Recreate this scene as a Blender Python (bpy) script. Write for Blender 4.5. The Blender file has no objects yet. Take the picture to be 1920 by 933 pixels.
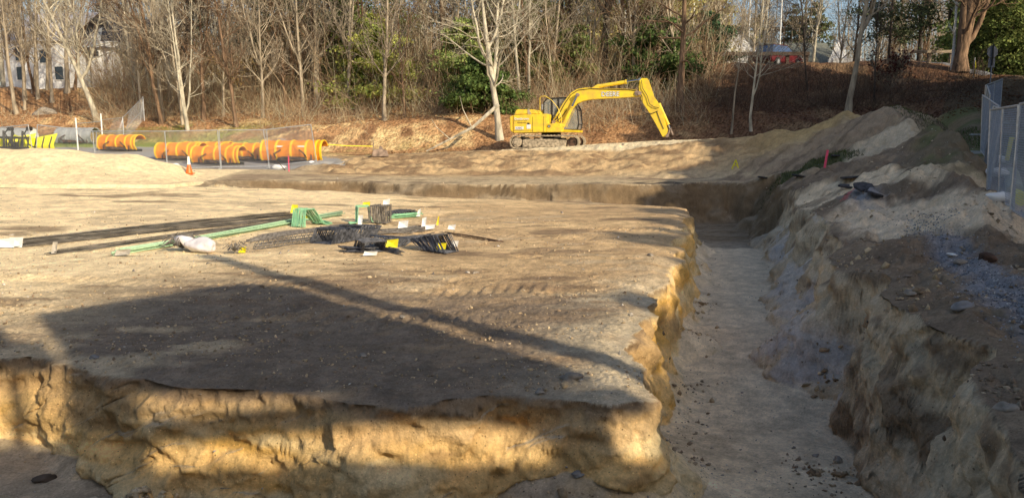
import bpy, bmesh, math, random
import numpy as np
from mathutils import Vector, Matrix
R = math.radians
rng = np.random.default_rng(7)
random.seed(7)
sc = bpy.context.scene
COL = sc.collection
# ------------------------------------------------------------------ camera numbers
F = 1442.0; CX = 960.0; CY = 466.5; PITCH = math.atan((466.5 - 262) / F); CAMZ = 1.5
cp, sp = math.cos(PITCH), math.sin(PITCH)
def ray(px, py):
    u = (px - CX) / F; v = (CY - py) / F
    return u, cp + v * sp, -sp + v * cp
def P(px, py, z):
    u, y, w = ray(px, py); t = (z - CAMZ) / w
    return (u * t, y * t)
def PD(px, py, d):
    "point at forward distance d along the sight line of a pixel"
    u, y, w = ray(px, py); t = d / y
    return (u * t, d, CAMZ + w * t)
# ------------------------------------------------------------------ noise
T = [rng.random((256, 256)) for _ in range(6)]
def vn(x, y, s=0):
    x = np.asarray(x, float) + s * 17.3; y = np.asarray(y, float) - s * 9.1
    xi = np.floor(x).astype(np.int64); yi = np.floor(y).astype(np.int64)
    fx = x - xi; fy = y - yi
    fx = fx * fx * fx * (fx * (fx * 6 - 15) + 10); fy = fy * fy * fy * (fy * (fy * 6 - 15) + 10)
    t = T[s % 6]
    a = t[xi & 255, yi & 255]; b = t[(xi + 1) & 255, yi & 255]
    c = t[xi & 255, (yi + 1) & 255]; d = t[(xi + 1) & 255, (yi + 1) & 255]
    return (a + (b - a) * fx) * (1 - fy) + (c + (d - c) * fx) * fy
def fbm(x, y, s=0, o=4, g=.5):
    "about -1..1"
    r = 0; a = 1; n = 0
    for i in range(o):
        r = r + a * (vn(x, y, s + i) * 2 - 1); n += a; a *= g
        x, y = (x * 1.62 + y * 1.18), (y * 1.62 - x * 1.18)
    return r / n * 1.5
def vn3(x, y, z):
    zi = np.floor(z).astype(np.int64); f = z - zi; f = f * f * (3 - 2 * f)
    xi = np.floor(x).astype(np.int64); yi = np.floor(y).astype(np.int64)
    fx = x - xi; fy = y - yi; fx = fx * fx * (3 - 2 * fx); fy = fy * fy * (3 - 2 * fy); t = T[0]
    def layer(k):
        ox, oy = xi + 57 * k, yi + 131 * k
        p, q = t[ox & 255, oy & 255], t[(ox + 1) & 255, oy & 255]; r, s = t[ox & 255, (oy + 1) & 255], t[(ox + 1) & 255, (oy + 1) & 255]
        return (p + (q - p) * fx) * (1 - fy) + (r + (s - r) * fx) * fy
    A, B = layer(zi), layer(zi + 1); return A + (B - A) * f
def fbm3(x, y, z, o=3):
    r = 0; a = 1; n = 0
    for i in range(o):
        r = r + a * (vn3(x + 7.3 * i, y - 3.1 * i, z + 5.7 * i) * 2 - 1); n += a; a *= .55; x, y, z = x * 1.9 + y * .6, y * 1.9 - x * .6, z * 2.05
    return r / n * 1.5
def sst(a, b, x):
    t = np.clip((x - a) / (b - a), 0, 1); return t * t * (3 - 2 * t)
def sdpoly(px, py, poly):
    "signed distance, negative inside"
    d = np.full(px.shape, 1e9); s = np.ones(px.shape)
    n = len(poly)
    for i in range(n):
        ax, ay = poly[i]; bx, by = poly[(i + 1) % n]
        ex, ey = bx - ax, by - ay
        wx, wy = px - ax, py - ay
        t = np.clip((wx * ex + wy * ey) / (ex * ex + ey * ey), 0, 1)
        d = np.minimum(d, (wx - ex * t) ** 2 + (wy - ey * t) ** 2)
        c1 = py >= ay; c2 = py < by; c3 = ex * wy > ey * wx
        flip = (c1 & c2 & c3) | (~c1 & ~c2 & ~c3)
        s = np.where(flip, -s, s)
    return np.sqrt(d) * s
def sdline(px, py, pts):
    "distance to polyline and interpolated extra values"
    best = np.full(px.shape, 1e9); val = np.zeros(px.shape); side = np.zeros(px.shape)
    for (a, b) in zip(pts[:-1], pts[1:]):
        ex, ey = b[0] - a[0], b[1] - a[1]
        wx, wy = px - a[0], py - a[1]
        t = np.clip((wx * ex + wy * ey) / (ex * ex + ey * ey), 0, 1)
        dx, dy = wx - ex * t, wy - ey * t
        dd = dx * dx + dy * dy
        m = dd < best
        best = np.where(m, dd, best)
        if len(a) > 2: val = np.where(m, a[2] + (b[2] - a[2]) * t, val)
        side = np.where(m, np.sign(ex * wy - ey * wx), side)
    return np.sqrt(best), val, side
# ------------------------------------------------------------------ terrain shape
PADZ = -0.55
pad_front = [P(-60, 655, PADZ), P(60, 672, PADZ), P(200, 700, PADZ), P(400, 718, PADZ), P(600, 730, PADZ), P(800, 738, PADZ), P(960, 746, PADZ), P(1100, 750, PADZ), P(1185, 738, PADZ)]
pad_right = [P(1198, 655, PADZ), P(1226, 610, PADZ), P(1240, 545, PADZ), P(1262, 495, PADZ), P(1266, 445, PADZ), P(1296, 425, PADZ), P(1292, 389, PADZ)]
pad_far = [P(1100, 374, -.5), P(900, 368, -.45), P(700, 360, -.38), P(560, 352, -.32), (-13.5, 28.6)]
PAD = [(-60, 16)] + pad_front + pad_right + pad_far + [(-60, 28)]
LZ = -.3
lip = [(4.4, 1.0), (2.5, 2.9), P(1865, 933, LZ), P(1790, 794, LZ), P(1762, 733, LZ), P(1752, 680, LZ), P(1716, 640, LZ), P(1645, 585, LZ), P(1572, 510, LZ), P(1545, 440, LZ), P(1525, 408, LZ), P(1490, 380, LZ), P(1455, 346, LZ)]
lip = lip[:2] + [(p[0] + (.22 if p[1] < 9 else .12), p[1]) for p in lip[2:10]] + lip[10:]
far_lip = [P(1350, 344, LZ), P(1200, 350, LZ), P(1000, 350, LZ), P(800, 346, -.25), P(640, 341, -.22), (-13.5, 30.6)]
OUT = [(-60, 6.5), (-12, 4.6), (-6, 4.0), (0, 3.5), (2.3, 3.0)] + lip[2:] + far_lip + [(-60, 30)]
LIPL = lip[1:]
CREST = [(4.2, 2, -.1), (5.0, 6, .0), (6.9, 10.5, .22), (9.0, 15.5, .55), (12.4, 22.5, 1.75), (13.6, 26, 1.15), (14.4, 28.5, 1.5), (16.2, 33, 2.95)]
BACK = [(16.2, 33, 2.95), (15.6, 34.6, 2.6), (14.9, 35.2, 2.75), (13.4, 36, 2.1), (11.8, 37, 1.6), (7.6, 38.3, 1.45), (5.0, 39, 1.3), (1, 39.5, 1.0), (-4.2, 39.3, .78), (-8.4, 38.6, .6), (-9.9, 37.5, .25), (-10.6, 37, 0)]
HPX = [-400, 0, 300, 600, 900, 1250, 1400, 1700, 1830, 1920, 2300]
HT = [(57, 1.7, 73, 6.3), (56, 1.7, 72, 6.3), (52, 1.2, 70, 6.0), (46, .7, 64, 6.0), (45, .95, 62, 6.5), (45, 1.2, 60, 7.1), (44, 1.5, 60, 7.25), (43, 2.2, 58, 7.1), (39, 2.7, 54, 6.3), (34, 2.2, 49, 5.0), (20, 1.2, 45, 4.6)]
ROAD = [(60, 32), (44, 43), (35.5, 52.5), (31, 63), (18, 74), (-4, 80), (-30, 80)]
def ground(x, y):
    "undisturbed surface and the heaps on it"
    px = CX + F * x / np.maximum(y, .5)
    c = [np.interp(px, HPX, [h[k] for h in HT]) for k in range(4)]
    # parking lot, falling toward the dig
    lot = np.clip((y - 36) / 13.0, 0, 1.6)
    t = np.clip((y - c[0]) / (c[2] - c[0]), 0, 1)
    lipz = .06 * np.exp(-((y - c[2]) / 1.3) ** 2) * sst(1250, 1400, px) * sst(1880, 1800, px)
    hill = lipz + c[1] + (c[3] - c[1]) * (t + .08 * np.sin(t * np.pi * 2 + .6) * (1 - t) * t * 4)
    base = np.where(y < c[0], 0, hill)
    # blend from strip (-.3 .. 0) to toe
    strip = -.3 + .3 * sst(29, 37, y) * np.ones_like(x) + .15 * sst(-6, -12, x)
    strip = np.where(y < 26, -.3 + .0 * y, strip)
    left = sst(-4, -9, x)
    mid = np.where(y > 36, strip + (c[1] - strip) * np.clip((y - 37) / np.maximum(c[0] - 37, 1), 0, 1), strip)
    mid = mid * (1 - left) + np.where(y > 36, np.minimum(lot, c[1]), strip) * left
    # right strip under the fence: rises with distance
    fz = np.interp(y, [0, 8, 14, 22, 32, 40, 50], [0, -.05, .08, .65, 2.0, 3.2, 5.0])
    fx = np.interp(y, [0, 8, 14, 22, 32, 40, 50], [3.6, 5.4, 9.0, 13.6, 19.2, 24, 30])
    side = sst(-3.6, 0, x - fx)
    mid = mid * (1 - side) + fz * side
    z = np.where(y < c[0], mid, base)
    z = np.where((y >= c[0]), np.maximum(base, np.where(side > .5, np.minimum(fz, c[3]) * side, -9)), z)
    und = fbm(x * .35, y * .35, 1) * .05 + fbm(x * 1.6, y * 1.6, 2) * .02
    z = z + und * np.where(px < 640, .4, 1) + np.where(y > c[0], fbm(x * .25, y * .25, 3) * .28 * sst(0, 5, y - c[0]), 0)
    # berm right of trench
    wx = x + fbm(x * .5, y * .5, 4) * .5; wy = y + fbm(x * .5 + 9, y * .5, 5) * .5
    d, cz, s = sdline(wx, wy, CREST)
    wl = np.interp(y, [3, 10, 22, 33], [1.6, 2.6, 4.2, 6.0]); wr = np.interp(y, [3, 10, 22, 33], [1.2, 1.5, 2.3, 3.2])
    prof = np.clip(1 - d / np.where(s > 0, wl, wr), 0, 1)
    prof = prof ** 1.15
    rough = fbm(x * .9, y * .9, 2) * .27 + np.abs(fbm(x * 1.7, y * 1.7, 4, 3)) * .10 + fbm(x * 3.1, y * 3.1, 3, 3) * .05
    b1 = np.where(prof > 0, -.3 + (cz + .3) * prof + rough * np.minimum(prof * 3, 1) * np.clip(cz + .35, .1, 1), -9)
    z = np.maximum(z, b1)
    # back bank
    d, cz, s = sdline(wx, wy, BACK)
    front = s > 0
    w = np.where(front, 4.6, 5.0)
    prof = np.clip(1.06 - d / w, 0, 1)
    prof = np.where(front, prof ** .8, np.where(d < 3.2, 1, np.clip(1 - (d - 3.2) / 2.2, 0, 1)))
    gully = fbm(x * .9 + y * .9, y * .5 - x * .3, 4, 5) * .10 - np.abs(fbm(x * .5 - y * .6, y * .4 + x * .3, 2, 4)) * .12 + .03
    lump = fbm(x * .55, y * .4, 5) * .28 * sst(10.5, 13, x)
    b2 = np.where(prof > 0, -.2 + (cz + .2 + lump) * prof + np.where(front, (gully + fbm(x * 3, y * 3, 1, 3) * .05) * np.minimum(prof * 3, 1), .02), -9)
    b2 = np.where((~front) & (x > 11), b2 * np.clip(1 - (d - .3) / 4, .3, 1), b2)
    z = np.maximum(z, b2)
    # sand mound at the left
    mz = np.interp(x, [-45, -28, -24, -21, -19.6, -18, -16, -14.2, -12.6], [1.0, 1.0, 1.05, 1.17, 1.14, .98, .86, .42, -.3])
    my = 33.2 + fbm(x * .2, 0 * x, 2) * .5
    pm = np.where(y < my, np.clip(1 - (my - y) / 5.3, 0, 1), np.clip(1 - (y - my) / 2.2, 0, 1))
    pm = pm * pm * (3 - 2 * pm)
    z = np.where(pm > 0, np.maximum(z, -.15 + (mz + .15) * pm + fbm(x * .8, y * .8, 3, 3) * .06 * pm), z)
    # near side bank under the viewer
    z = np.where(y < 2.8, np.maximum(z, -.12), z)
    return z
def terrain(x, y):
    "height plus colour masks"
    x = np.asarray(x, float); y = np.asarray(y, float)
    near = 1 / (1 + np.maximum(y - 10, 0) * .05)
    wx = x + fbm(x * .9, y * .9, 1, 2) * .20 + fbm(x * 4, y * 4, 2, 2) * .012
    wy = y + fbm(x * .9 + 31, y * .9, 3, 2) * .20 + fbm(x * 4, y * 4 + 11, 4, 2) * .012
    dp = sdpoly(wx, wy, PAD); do = sdpoly(wx, wy, OUT)
    G = ground(x, y)
    Zp = PADZ + .36 * np.clip(-x / 12, 0, 1) * np.clip((y - 15) / 15, 0, 1) + fbm(x * .3, y * .3, 2) * .03 + fbm(x * 1.4, y * 1.4, 3) * .012
    Zp = Zp - .05 * sst(.35, 0, -dp)
    # machine track prints: two bands of cross ridges per pass
    for (x0, y0, x1, y1) in ((-3.5, 7.6, 2.2, 12.5), (-9, 15, 2.5, 20.5), (-1.5, 7.2, 3.6, 18.5), (-12, 11, 1.0, 9.3), (-8, 21, 4.0, 16), (-2, 25, 2.5, 9), (-10, 13, -1, 24)):
        ex, ey = x1 - x0, y1 - y0; L_ = math.hypot(ex, ey); al = ((x - x0) * ex + (y - y0) * ey) / L_; ac = ((x - x0) * ey - (y - y0) * ex) / L_ + fbm(x * .3, y * .3, 2, 2) * .3
        for off in (-.9, .9):
            m_ = sst(.27, .2, np.abs(ac - off)) * sst(0, 1, al) * sst(L_, L_ - 1, al) * np.clip(.5 + fbm(x * .9, y * .9, 3, 2) * 1.4, 0, 1)
            Zp = Zp + m_ * (np.sin(al * 2 * np.pi / .17) * .014 - .016) * sst(0, .3, -dp)
    Zf = -1.46 - .2 * sst(.4, 2.2, x + .12 * (6 - y)) + fbm(x * .7, y * .7, 5) * .035 + fbm(x * 4, y * 4, 2, 3) * .015
    Zf = np.where((y > 22.6) & (x > 3), Zf - .12 * sst(22.4, 23, y), Zf)
    fade = sst(-8.5, -12.5, x) * sst(20, 24, y)
    Zf = Zf + (Zp - .03 - Zf) * fade
    Zf = Zf + .62 * sst(24, 27, y) * (1 - sst(3, 5, x)) * (1 - fade)
    e = -do
    tal = Zf + np.clip(.78 - .42 * sst(10, 7, y) + .3 * fbm(x * .6, y * .6, 1, 2) - .95 * e, 0, 1) * np.where(x > 1.5, 1, .35) + 0
    tal = np.where((tal > Zf + .01), tal + fbm(x * 2.6, y * 2.6, 4, 4) * .06, tal)
    k = 3.1 + .6 * sst(0, 2, x) +  .5 * fbm(x * 1.1, y * 1.1, 5, 2)
    q = np.clip(dp, 0, 1)
    dpn = dp + (fbm(x * 3 + q * 11, y * 3 - q * 11, 2, 4) * .02) * sst(0, .05, dp)
    pw = Zp - np.maximum(dpn, 0) * k
    lowp = Zf + np.clip(.34 - .22 * sst(1.0, -.5, x) + .2 * fbm(x * .8 + 5, y * .8, 2, 2) - .62 * np.maximum(dp, 0), 0, .5)
    kk = np.where(y > 25, 1.5, 2.7 + .9 * sst(11, 8, y)) + .6 * fbm(x * .8 + 3, y * .8, 4, 2)
    qe = np.clip(e, 0, 1.2)
    en = e + (fbm(x * 2 + qe * 6, y * 2 - qe * 6, 1, 5) * .03) * sst(0, .08, e)
    kk = np.where((y < 5.5) & (x < 1.5), 1.2, kk)
    ow = G - np.maximum(en, 0) * kk
    inner = np.maximum(np.maximum(Zf, tal), np.maximum(lowp, np.maximum(pw, ow)))
    z = np.where(dp <= 0, np.maximum(Zp, np.where(x < -9, Zp, -9)), np.where(do >= 0, G, np.minimum(inner, np.maximum(G, Zp))))
    z = np.where((x < -12.5) & (y > 26) & (G > Zp + .02) & (y > 28.2), np.maximum(z, G), z)
    z = z + (fbm(x * 2.6, y * 2.6, 1, 3) * .075 + np.abs(fbm(x * 6, y * 6, 4, 2)) * .05) * sst(2.0, 3.0, x) * sst(20, 13, y) * sst(.02, .3, do)
    z = z + (fbm(x * 7, y * 7, 1, 3) * .010 + np.abs(fbm(x * 13, y * 13, 4, 2)) * .014) * sst(16, 9, y) * sst(0, .2, -dp)
    # spill heap by the near edge
    hx, hy = -2.75, 5.55
    r = np.hypot((x - hx) / .62, (y - hy) / .36)
    z = z + np.where(r < 1, (1 - r * r) * (.13 + .16 * np.abs(fbm(x * 5, y * 5, 2, 4))), 0)
    r = np.hypot((x + 4.0) / 1.6, (y - 5.0) / .55)
    z = z + np.where(r < 1, (1 - r * r) * (.16 + .12 * fbm(x * 5, y * 5, 3, 4)), 0)
    return z, dp, do, G
def H(x, y):
    z = terrain(np.array([x], float), np.array([y], float))[0]
    return float(z[0])
def Hn(x, y): return terrain(np.asarray(x, float), np.asarray(y, float))[0]
YS = np.concatenate([np.linspace(4, 30, 260), np.linspace(30.1, 140, 1100)])
def hit(px, py):
    "where the sight line of a pixel first meets the ground"
    u, yy, w = ray(px, py)
    zs = Hn(u / yy * YS, YS); rz = CAMZ + w / yy * YS
    i = np.argmax(rz <= zs)
    if rz[i] > zs[i]: i = len(YS) - 1
    return (u / yy * YS[i], YS[i], float(zs[i]))
# ------------------------------------------------------------------ materials
def newmat(name):
    m = bpy.data.materials.new(name); m.use_nodes = True
    nt = m.node_tree; b = nt.nodes['Principled BSDF']
    return m, nt, b
def lk(nt, a, b): nt.links.new(a, b)
def mat(name, col, rough=.7, metal=0, noise=.18, scale=6, bump=0, spec=.4, obj_rand=0, col2=None, detail=5, stretch=None):
    m, nt, b = newmat(name)
    tc = nt.nodes.new('ShaderNodeTexCoord'); n = nt.nodes.new('ShaderNodeTexNoise')
    n.inputs['Scale'].default_value = scale; n.inputs['Detail'].default_value = detail
    if stretch:
        mp = nt.nodes.new('ShaderNodeMapping'); mp.inputs['Scale'].default_value = stretch
        lk(nt, tc.outputs['Object'], mp.inputs['Vector']); lk(nt, mp.outputs['Vector'], n.inputs['Vector'])
    else: lk(nt, tc.outputs['Object'], n.inputs['Vector'])
    r = nt.nodes.new('ShaderNodeValToRGB')
    c2 = col2 or tuple(c * (1 - noise * 2) for c in col)
    r.color_ramp.elements[0].position = .32; r.color_ramp.elements[1].position = .68
    r.color_ramp.elements[0].color = (*c2, 1); r.color_ramp.elements[1].color = (*[min(1, c * (1 + noise)) for c in col], 1)
    lk(nt, n.outputs['Fac'], r.inputs['Fac'])
    out = r.outputs['Color']
    if obj_rand:
        oi = nt.nodes.new('ShaderNodeObjectInfo'); hs = nt.nodes.new('ShaderNodeHueSaturation')
        mr = nt.nodes.new('ShaderNodeMapRange'); mr.inputs['To Min'].default_value = 1 - obj_rand; mr.inputs['To Max'].default_value = 1 + obj_rand
        lk(nt, oi.outputs['Random'], mr.inputs['Value']); lk(nt, mr.outputs['Result'], hs.inputs['Value']); lk(nt, out, hs.inputs['Color']); out = hs.outputs['Color']
    lk(nt, out, b.inputs['Base Color'])
    b.inputs['Roughness'].default_value = rough; b.inputs['Metallic'].default_value = metal
    b.inputs['Specular IOR Level'].default_value = spec
    if bump:
        bp = nt.nodes.new('ShaderNodeBump'); bp.inputs['Strength'].default_value = bump; bp.inputs['Distance'].default_value = .05
        lk(nt, n.outputs['Fac'], bp.inputs['Height']); lk(nt, bp.outputs['Normal'], b.inputs['Normal'])
    return m
def attr_mat(name, rough=.95, nscale=40, namt=.35, bump=.6, bdist=.03, spec=.15, leaf=0, transl=0):
    m, nt, b = newmat(name)
    a = nt.nodes.new('ShaderNodeAttribute'); a.attribute_name = 'Col'
    tc = nt.nodes.new('ShaderNodeTexCoord')
    out = a.outputs['Color']
    n = nt.nodes.new('ShaderNodeTexNoise'); n.inputs['Scale'].default_value = nscale; n.inputs['Detail'].default_value = 6; n.inputs['Roughness'].default_value = .7
    lk(nt, tc.outputs['Object'], n.inputs['Vector'])
    mr = nt.nodes.new('ShaderNodeMapRange'); mr.inputs['From Min'].default_value = .25; mr.inputs['From Max'].default_value = .75
    mr.inputs['To Min'].default_value = 1 - namt; mr.inputs['To Max'].default_value = 1 + namt
    lk(nt, n.outputs['Fac'], mr.inputs['Value'])
    mx = nt.nodes.new('ShaderNodeVectorMath'); mx.operation = 'SCALE'
    lk(nt, out, mx.inputs[0]); lk(nt, mr.outputs['Result'], mx.inputs['Scale']); out = mx.outputs['Vector']
    lk(nt, out, b.inputs['Base Color']); b.inputs['Roughness'].default_value = rough; b.inputs['Specular IOR Level'].default_value = spec
    if bump:
        bp = nt.nodes.new('ShaderNodeBump'); bp.inputs['Strength'].default_value = bump; bp.inputs['Distance'].default_value = bdist
        n2 = nt.nodes.new('ShaderNodeTexNoise'); n2.inputs['Scale'].default_value = nscale * .35; n2.inputs['Detail'].default_value = 9; n2.inputs['Roughness'].default_value = .72
        lk(nt, tc.outputs['Object'], n2.inputs['Vector'])
        lk(nt, n2.outputs['Fac'], bp.inputs['Height']); lk(nt, bp.outputs['Normal'], b.inputs['Normal'])
    if transl:
        tr = nt.nodes.new('ShaderNodeBsdfTranslucent'); ms = nt.nodes.new('ShaderNodeMixShader'); ms.inputs[0].default_value = transl
        lk(nt, out, tr.inputs['Color']); lk(nt, b.outputs[0], ms.inputs[1]); lk(nt, tr.outputs[0], ms.inputs[2])
        lk(nt, ms.outputs[0], nt.nodes['Material Output'].inputs['Surface'])
    return m
def soil_mat():
    m, nt, b = newmat('soil')
    N = nt.nodes.new
    at = N('ShaderNodeAttribute'); at.attribute_name = 'Col'; tc = N('ShaderNodeTexCoord'); co = tc.outputs['Object']
    def noise(s, d, r):
        n = N('ShaderNodeTexNoise'); n.inputs['Scale'].default_value = s; n.inputs['Detail'].default_value = d; n.inputs['Roughness'].default_value = r; lk(nt, co, n.inputs['Vector']); return n.outputs['Fac']
    def mr(v, a0, a1, b0, b1):
        n = N('ShaderNodeMapRange'); lk(nt, v, n.inputs['Value'])
        for k, q in zip(('From Min', 'From Max', 'To Min', 'To Max'), (a0, a1, b0, b1)): n.inputs[k].default_value = q
        return n.outputs['Result']
    def mul(v, s):
        n = N('ShaderNodeVectorMath'); n.operation = 'SCALE'; lk(nt, v, n.inputs[0]); lk(nt, s, n.inputs['Scale']); return n.outputs['Vector']
    A = noise(3.2, 10, .72); B = noise(30, 8, .75)
    col = mul(mul(at.outputs['Color'], mr(A, .3, .7, .90, 1.38)), mr(B, .3, .7, .82, 1.40))
    v = N('ShaderNodeTexVoronoi'); v.inputs['Scale'].default_value = 42; lk(nt, co, v.inputs['Vector'])
    sep = N('ShaderNodeSeparateColor'); lk(nt, v.outputs['Color'], sep.inputs[0])
    pk = N('ShaderNodeMath'); pk.operation = 'MULTIPLY'; lk(nt, mr(sep.outputs[0], .80, .82, 0, 1), pk.inputs[0]); lk(nt, mr(v.outputs['Distance'], .32, .26, 0, 1), pk.inputs[1])
    tint = N('ShaderNodeMix'); tint.data_type = 'RGBA'; lk(nt, pk.outputs[0], tint.inputs[0]); lk(nt, col, tint.inputs[6]); lk(nt, mul(at.outputs['Color'], mr(sep.outputs[1], 0, 1, .5, 2.0)), tint.inputs[7])
    lk(nt, tint.outputs[2], b.inputs['Base Color']); b.inputs['Roughness'].default_value = .96; b.inputs['Specular IOR Level'].default_value = .12
    Cn = noise(5.5, 12, .74); D = noise(24, 8, .7)
    ad = N('ShaderNodeMath'); ad.operation = 'MULTIPLY_ADD'; lk(nt, D, ad.inputs[0]); ad.inputs[1].default_value = .35; lk(nt, Cn, ad.inputs[2])
    ad2 = N('ShaderNodeMath'); ad2.operation = 'MULTIPLY_ADD'; lk(nt, pk.outputs[0], ad2.inputs[0]); ad2.inputs[1].default_value = .12; lk(nt, ad.outputs[0], ad2.inputs[2])
    bp = N('ShaderNodeBump'); bp.inputs['Strength'].default_value = .8; bp.inputs['Distance'].default_value = .07
    lk(nt, ad2.outputs[0], bp.inputs['Height']); lk(nt, bp.outputs['Normal'], b.inputs['Normal'])
    return m
def glass(name, col, rough=.08):
    m, nt, b = newmat(name)
    b.inputs['Base Color'].default_value = (*col, 1); b.inputs['Roughness'].default_value = rough
    b.inputs['Specular IOR Level'].default_value = .8; b.inputs['Alpha'].default_value = .38
    return m
M = {}
M['soil'] = soil_mat()
M['litter'] = attr_mat('leaf_litter', nscale=9, namt=.5, bump=1, bdist=.08)
M['asphalt'] = attr_mat('asphalt', nscale=30, namt=.15, bump=.3, bdist=.01)
M['leaves'] = attr_mat('dry_leaves', nscale=3, namt=.2, bump=0, transl=.25)
M['needles'] = attr_mat('needles', nscale=1.2, namt=.35, bump=0, transl=.2)
M['stone'] = attr_mat('stone', nscale=14, namt=.25, bump=.4, bdist=.01)
M['bark'] = mat('bark_grey', (.40, .335, .245), .9, noise=.25, scale=5, bump=.5, obj_rand=.18, stretch=(1, 1, .25))
M['bark_pale'] = mat('bark_pale', (.52, .47, .36), .85, noise=.25, scale=5, bump=.4, obj_rand=.1, stretch=(1, 1, .3))
M['bark_brown'] = mat('bark_brown', (.22, .14, .085), .9, noise=.35, scale=7, bump=.7, stretch=(1, 1, .2))
M['bark_dark'] = mat('bark_dark', (.085, .065, .05), .9, noise=.3, scale=6, bump=.5, stretch=(1, 1, .25))
M['twig'] = attr_mat('twig', nscale=2, namt=.3, bump=0)
M['yellow'] = mat('machine_yellow', (.92, .68, .03), .45, noise=.05, scale=3.5, spec=.5, col2=(.72, .50, .07))
M['yellow_old'] = mat('yellow_paint', (.85, .60, .03), .5, noise=.1, scale=3)
M['orange'] = mat('plow_orange', (.92, .31, .015), .5, noise=.08, scale=3.5, col2=(.66, .20, .02))
M['plow_yellow'] = mat('plow_rib_yellow', (.98, .62, .03), .42, noise=.06, scale=3)
M['bright_yellow'] = mat('bright_yellow', (.85, .80, .02), .45, noise=.08, scale=3)
M['dusty'] = mat('dusty_steel', (.46, .38, .27), .85, noise=.3, scale=8, bump=.3)
M['black'] = mat('black_steel', (.03, .028, .027), .6, noise=.3, scale=8)
M['rust'] = mat('rusty_frame', (.10, .055, .035), .8, noise=.5, scale=5)
M['chrome'] = mat('chrome_rod', (.55, .55, .56), .22, metal=1, noise=.05)
M['glass'] = glass('cab_glass', (.42, .47, .48))
M['carglass'] = mat('car_glass', (.05, .08, .16), .08, noise=.05, spec=.9)
M['white'] = mat('white_paint', (.80, .80, .78), .55, noise=.03, scale=3)
M['galv'] = mat('galvanised_steel', (.52, .54, .56), .42, metal=.6, noise=.12, scale=9)
M['bluewire'] = mat('chain_wire', (.30, .37, .47), .5, metal=.3, noise=.1, scale=9)
M['rebar'] = mat('rebar_steel', (.125, .13, .15), .5, metal=.3, noise=.35, scale=14)
M['rebar_grey'] = mat('rebar_dusty', (.22, .20, .18), .65, metal=.2, noise=.3, scale=14)
M['rebar_dust'] = mat('rebar_weathered', (.17, .155, .135), .65, metal=.2, noise=.35, scale=3)
M['epoxy'] = mat('green_epoxy', (.27, .52, .31), .45, noise=.12, scale=14, col2=(.22, .48, .28))
M['epoxy_pale'] = mat('green_epoxy_dusty', (.42, .62, .40), .55, noise=.12, scale=14)
M['tagw'] = mat('white_plastic', (.85, .85, .83), .5, noise=.06, scale=9)
M['tagy'] = mat('yellow_plastic', (.86, .76, .03), .5, noise=.06, scale=9)
M['pink'] = mat('pink_paint', (.85, .10, .20), .5, noise=.1, scale=12)
M['cone'] = mat('cone_orange', (.85, .17, .03), .45, noise=.08, scale=9)
M['siding'] = mat('white_siding', (.78, .79, .80), .6, noise=.04, scale=.8, bump=.05)
M['roofg'] = mat('grey_shingle', (.15, .155, .15), .9, noise=.3, scale=12, bump=.4)
M['roofd'] = mat('dark_shingle', (.10, .10, .115), .9, noise=.3, scale=9, bump=.4)
M['roofo'] = mat('olive_shingle', (.22, .23, .19), .9, noise=.22, scale=10, bump=.3)
M['win'] = mat('window_glass', (.03, .04, .06), .1, noise=.05, spec=.9)
M['wood_dark'] = mat('dark_timber', (.075, .05, .035), .85, noise=.35, scale=9, bump=.4, stretch=(.3, 1, 1))
M['wood'] = mat('weathered_timber', (.26, .21, .15), .85, noise=.3, scale=9, stretch=(.3, 1, 1))
M['tan'] = mat('tan_bag', (.50, .46, .40), .85, noise=.12, scale=6, bump=.4)
M['pipe'] = mat('pale_pipe', (.50, .52, .36), .6, noise=.1, scale=4)
M['red'] = mat('red_car_paint', (.13, .015, .02), .3, noise=.06, scale=3, spec=.6)
M['tyre'] = mat('tyre_rubber', (.025, .025, .027), .85, noise=.2, scale=9)
M['grey_al'] = mat('grey_blade', (.36, .375, .38), .6, noise=.12, scale=3)
M['signback'] = mat('sign_back', (.30, .32, .37), .5, metal=.4, noise=.1, scale=4)
M['rock'] = mat('field_stone', (.30, .26, .21), .85, noise=.25, scale=9, bump=.5)
M['rock_grey'] = mat('grey_stone', (.24, .235, .23), .85, noise=.2, scale=9, bump=.5)
M['bucket'] = mat('worn_bucket_steel', (.30, .22, .17), .7, noise=.3, scale=5)
M['lamp'] = mat('lamp_lens', (.75, .75, .72), .3, noise=.03)
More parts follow.
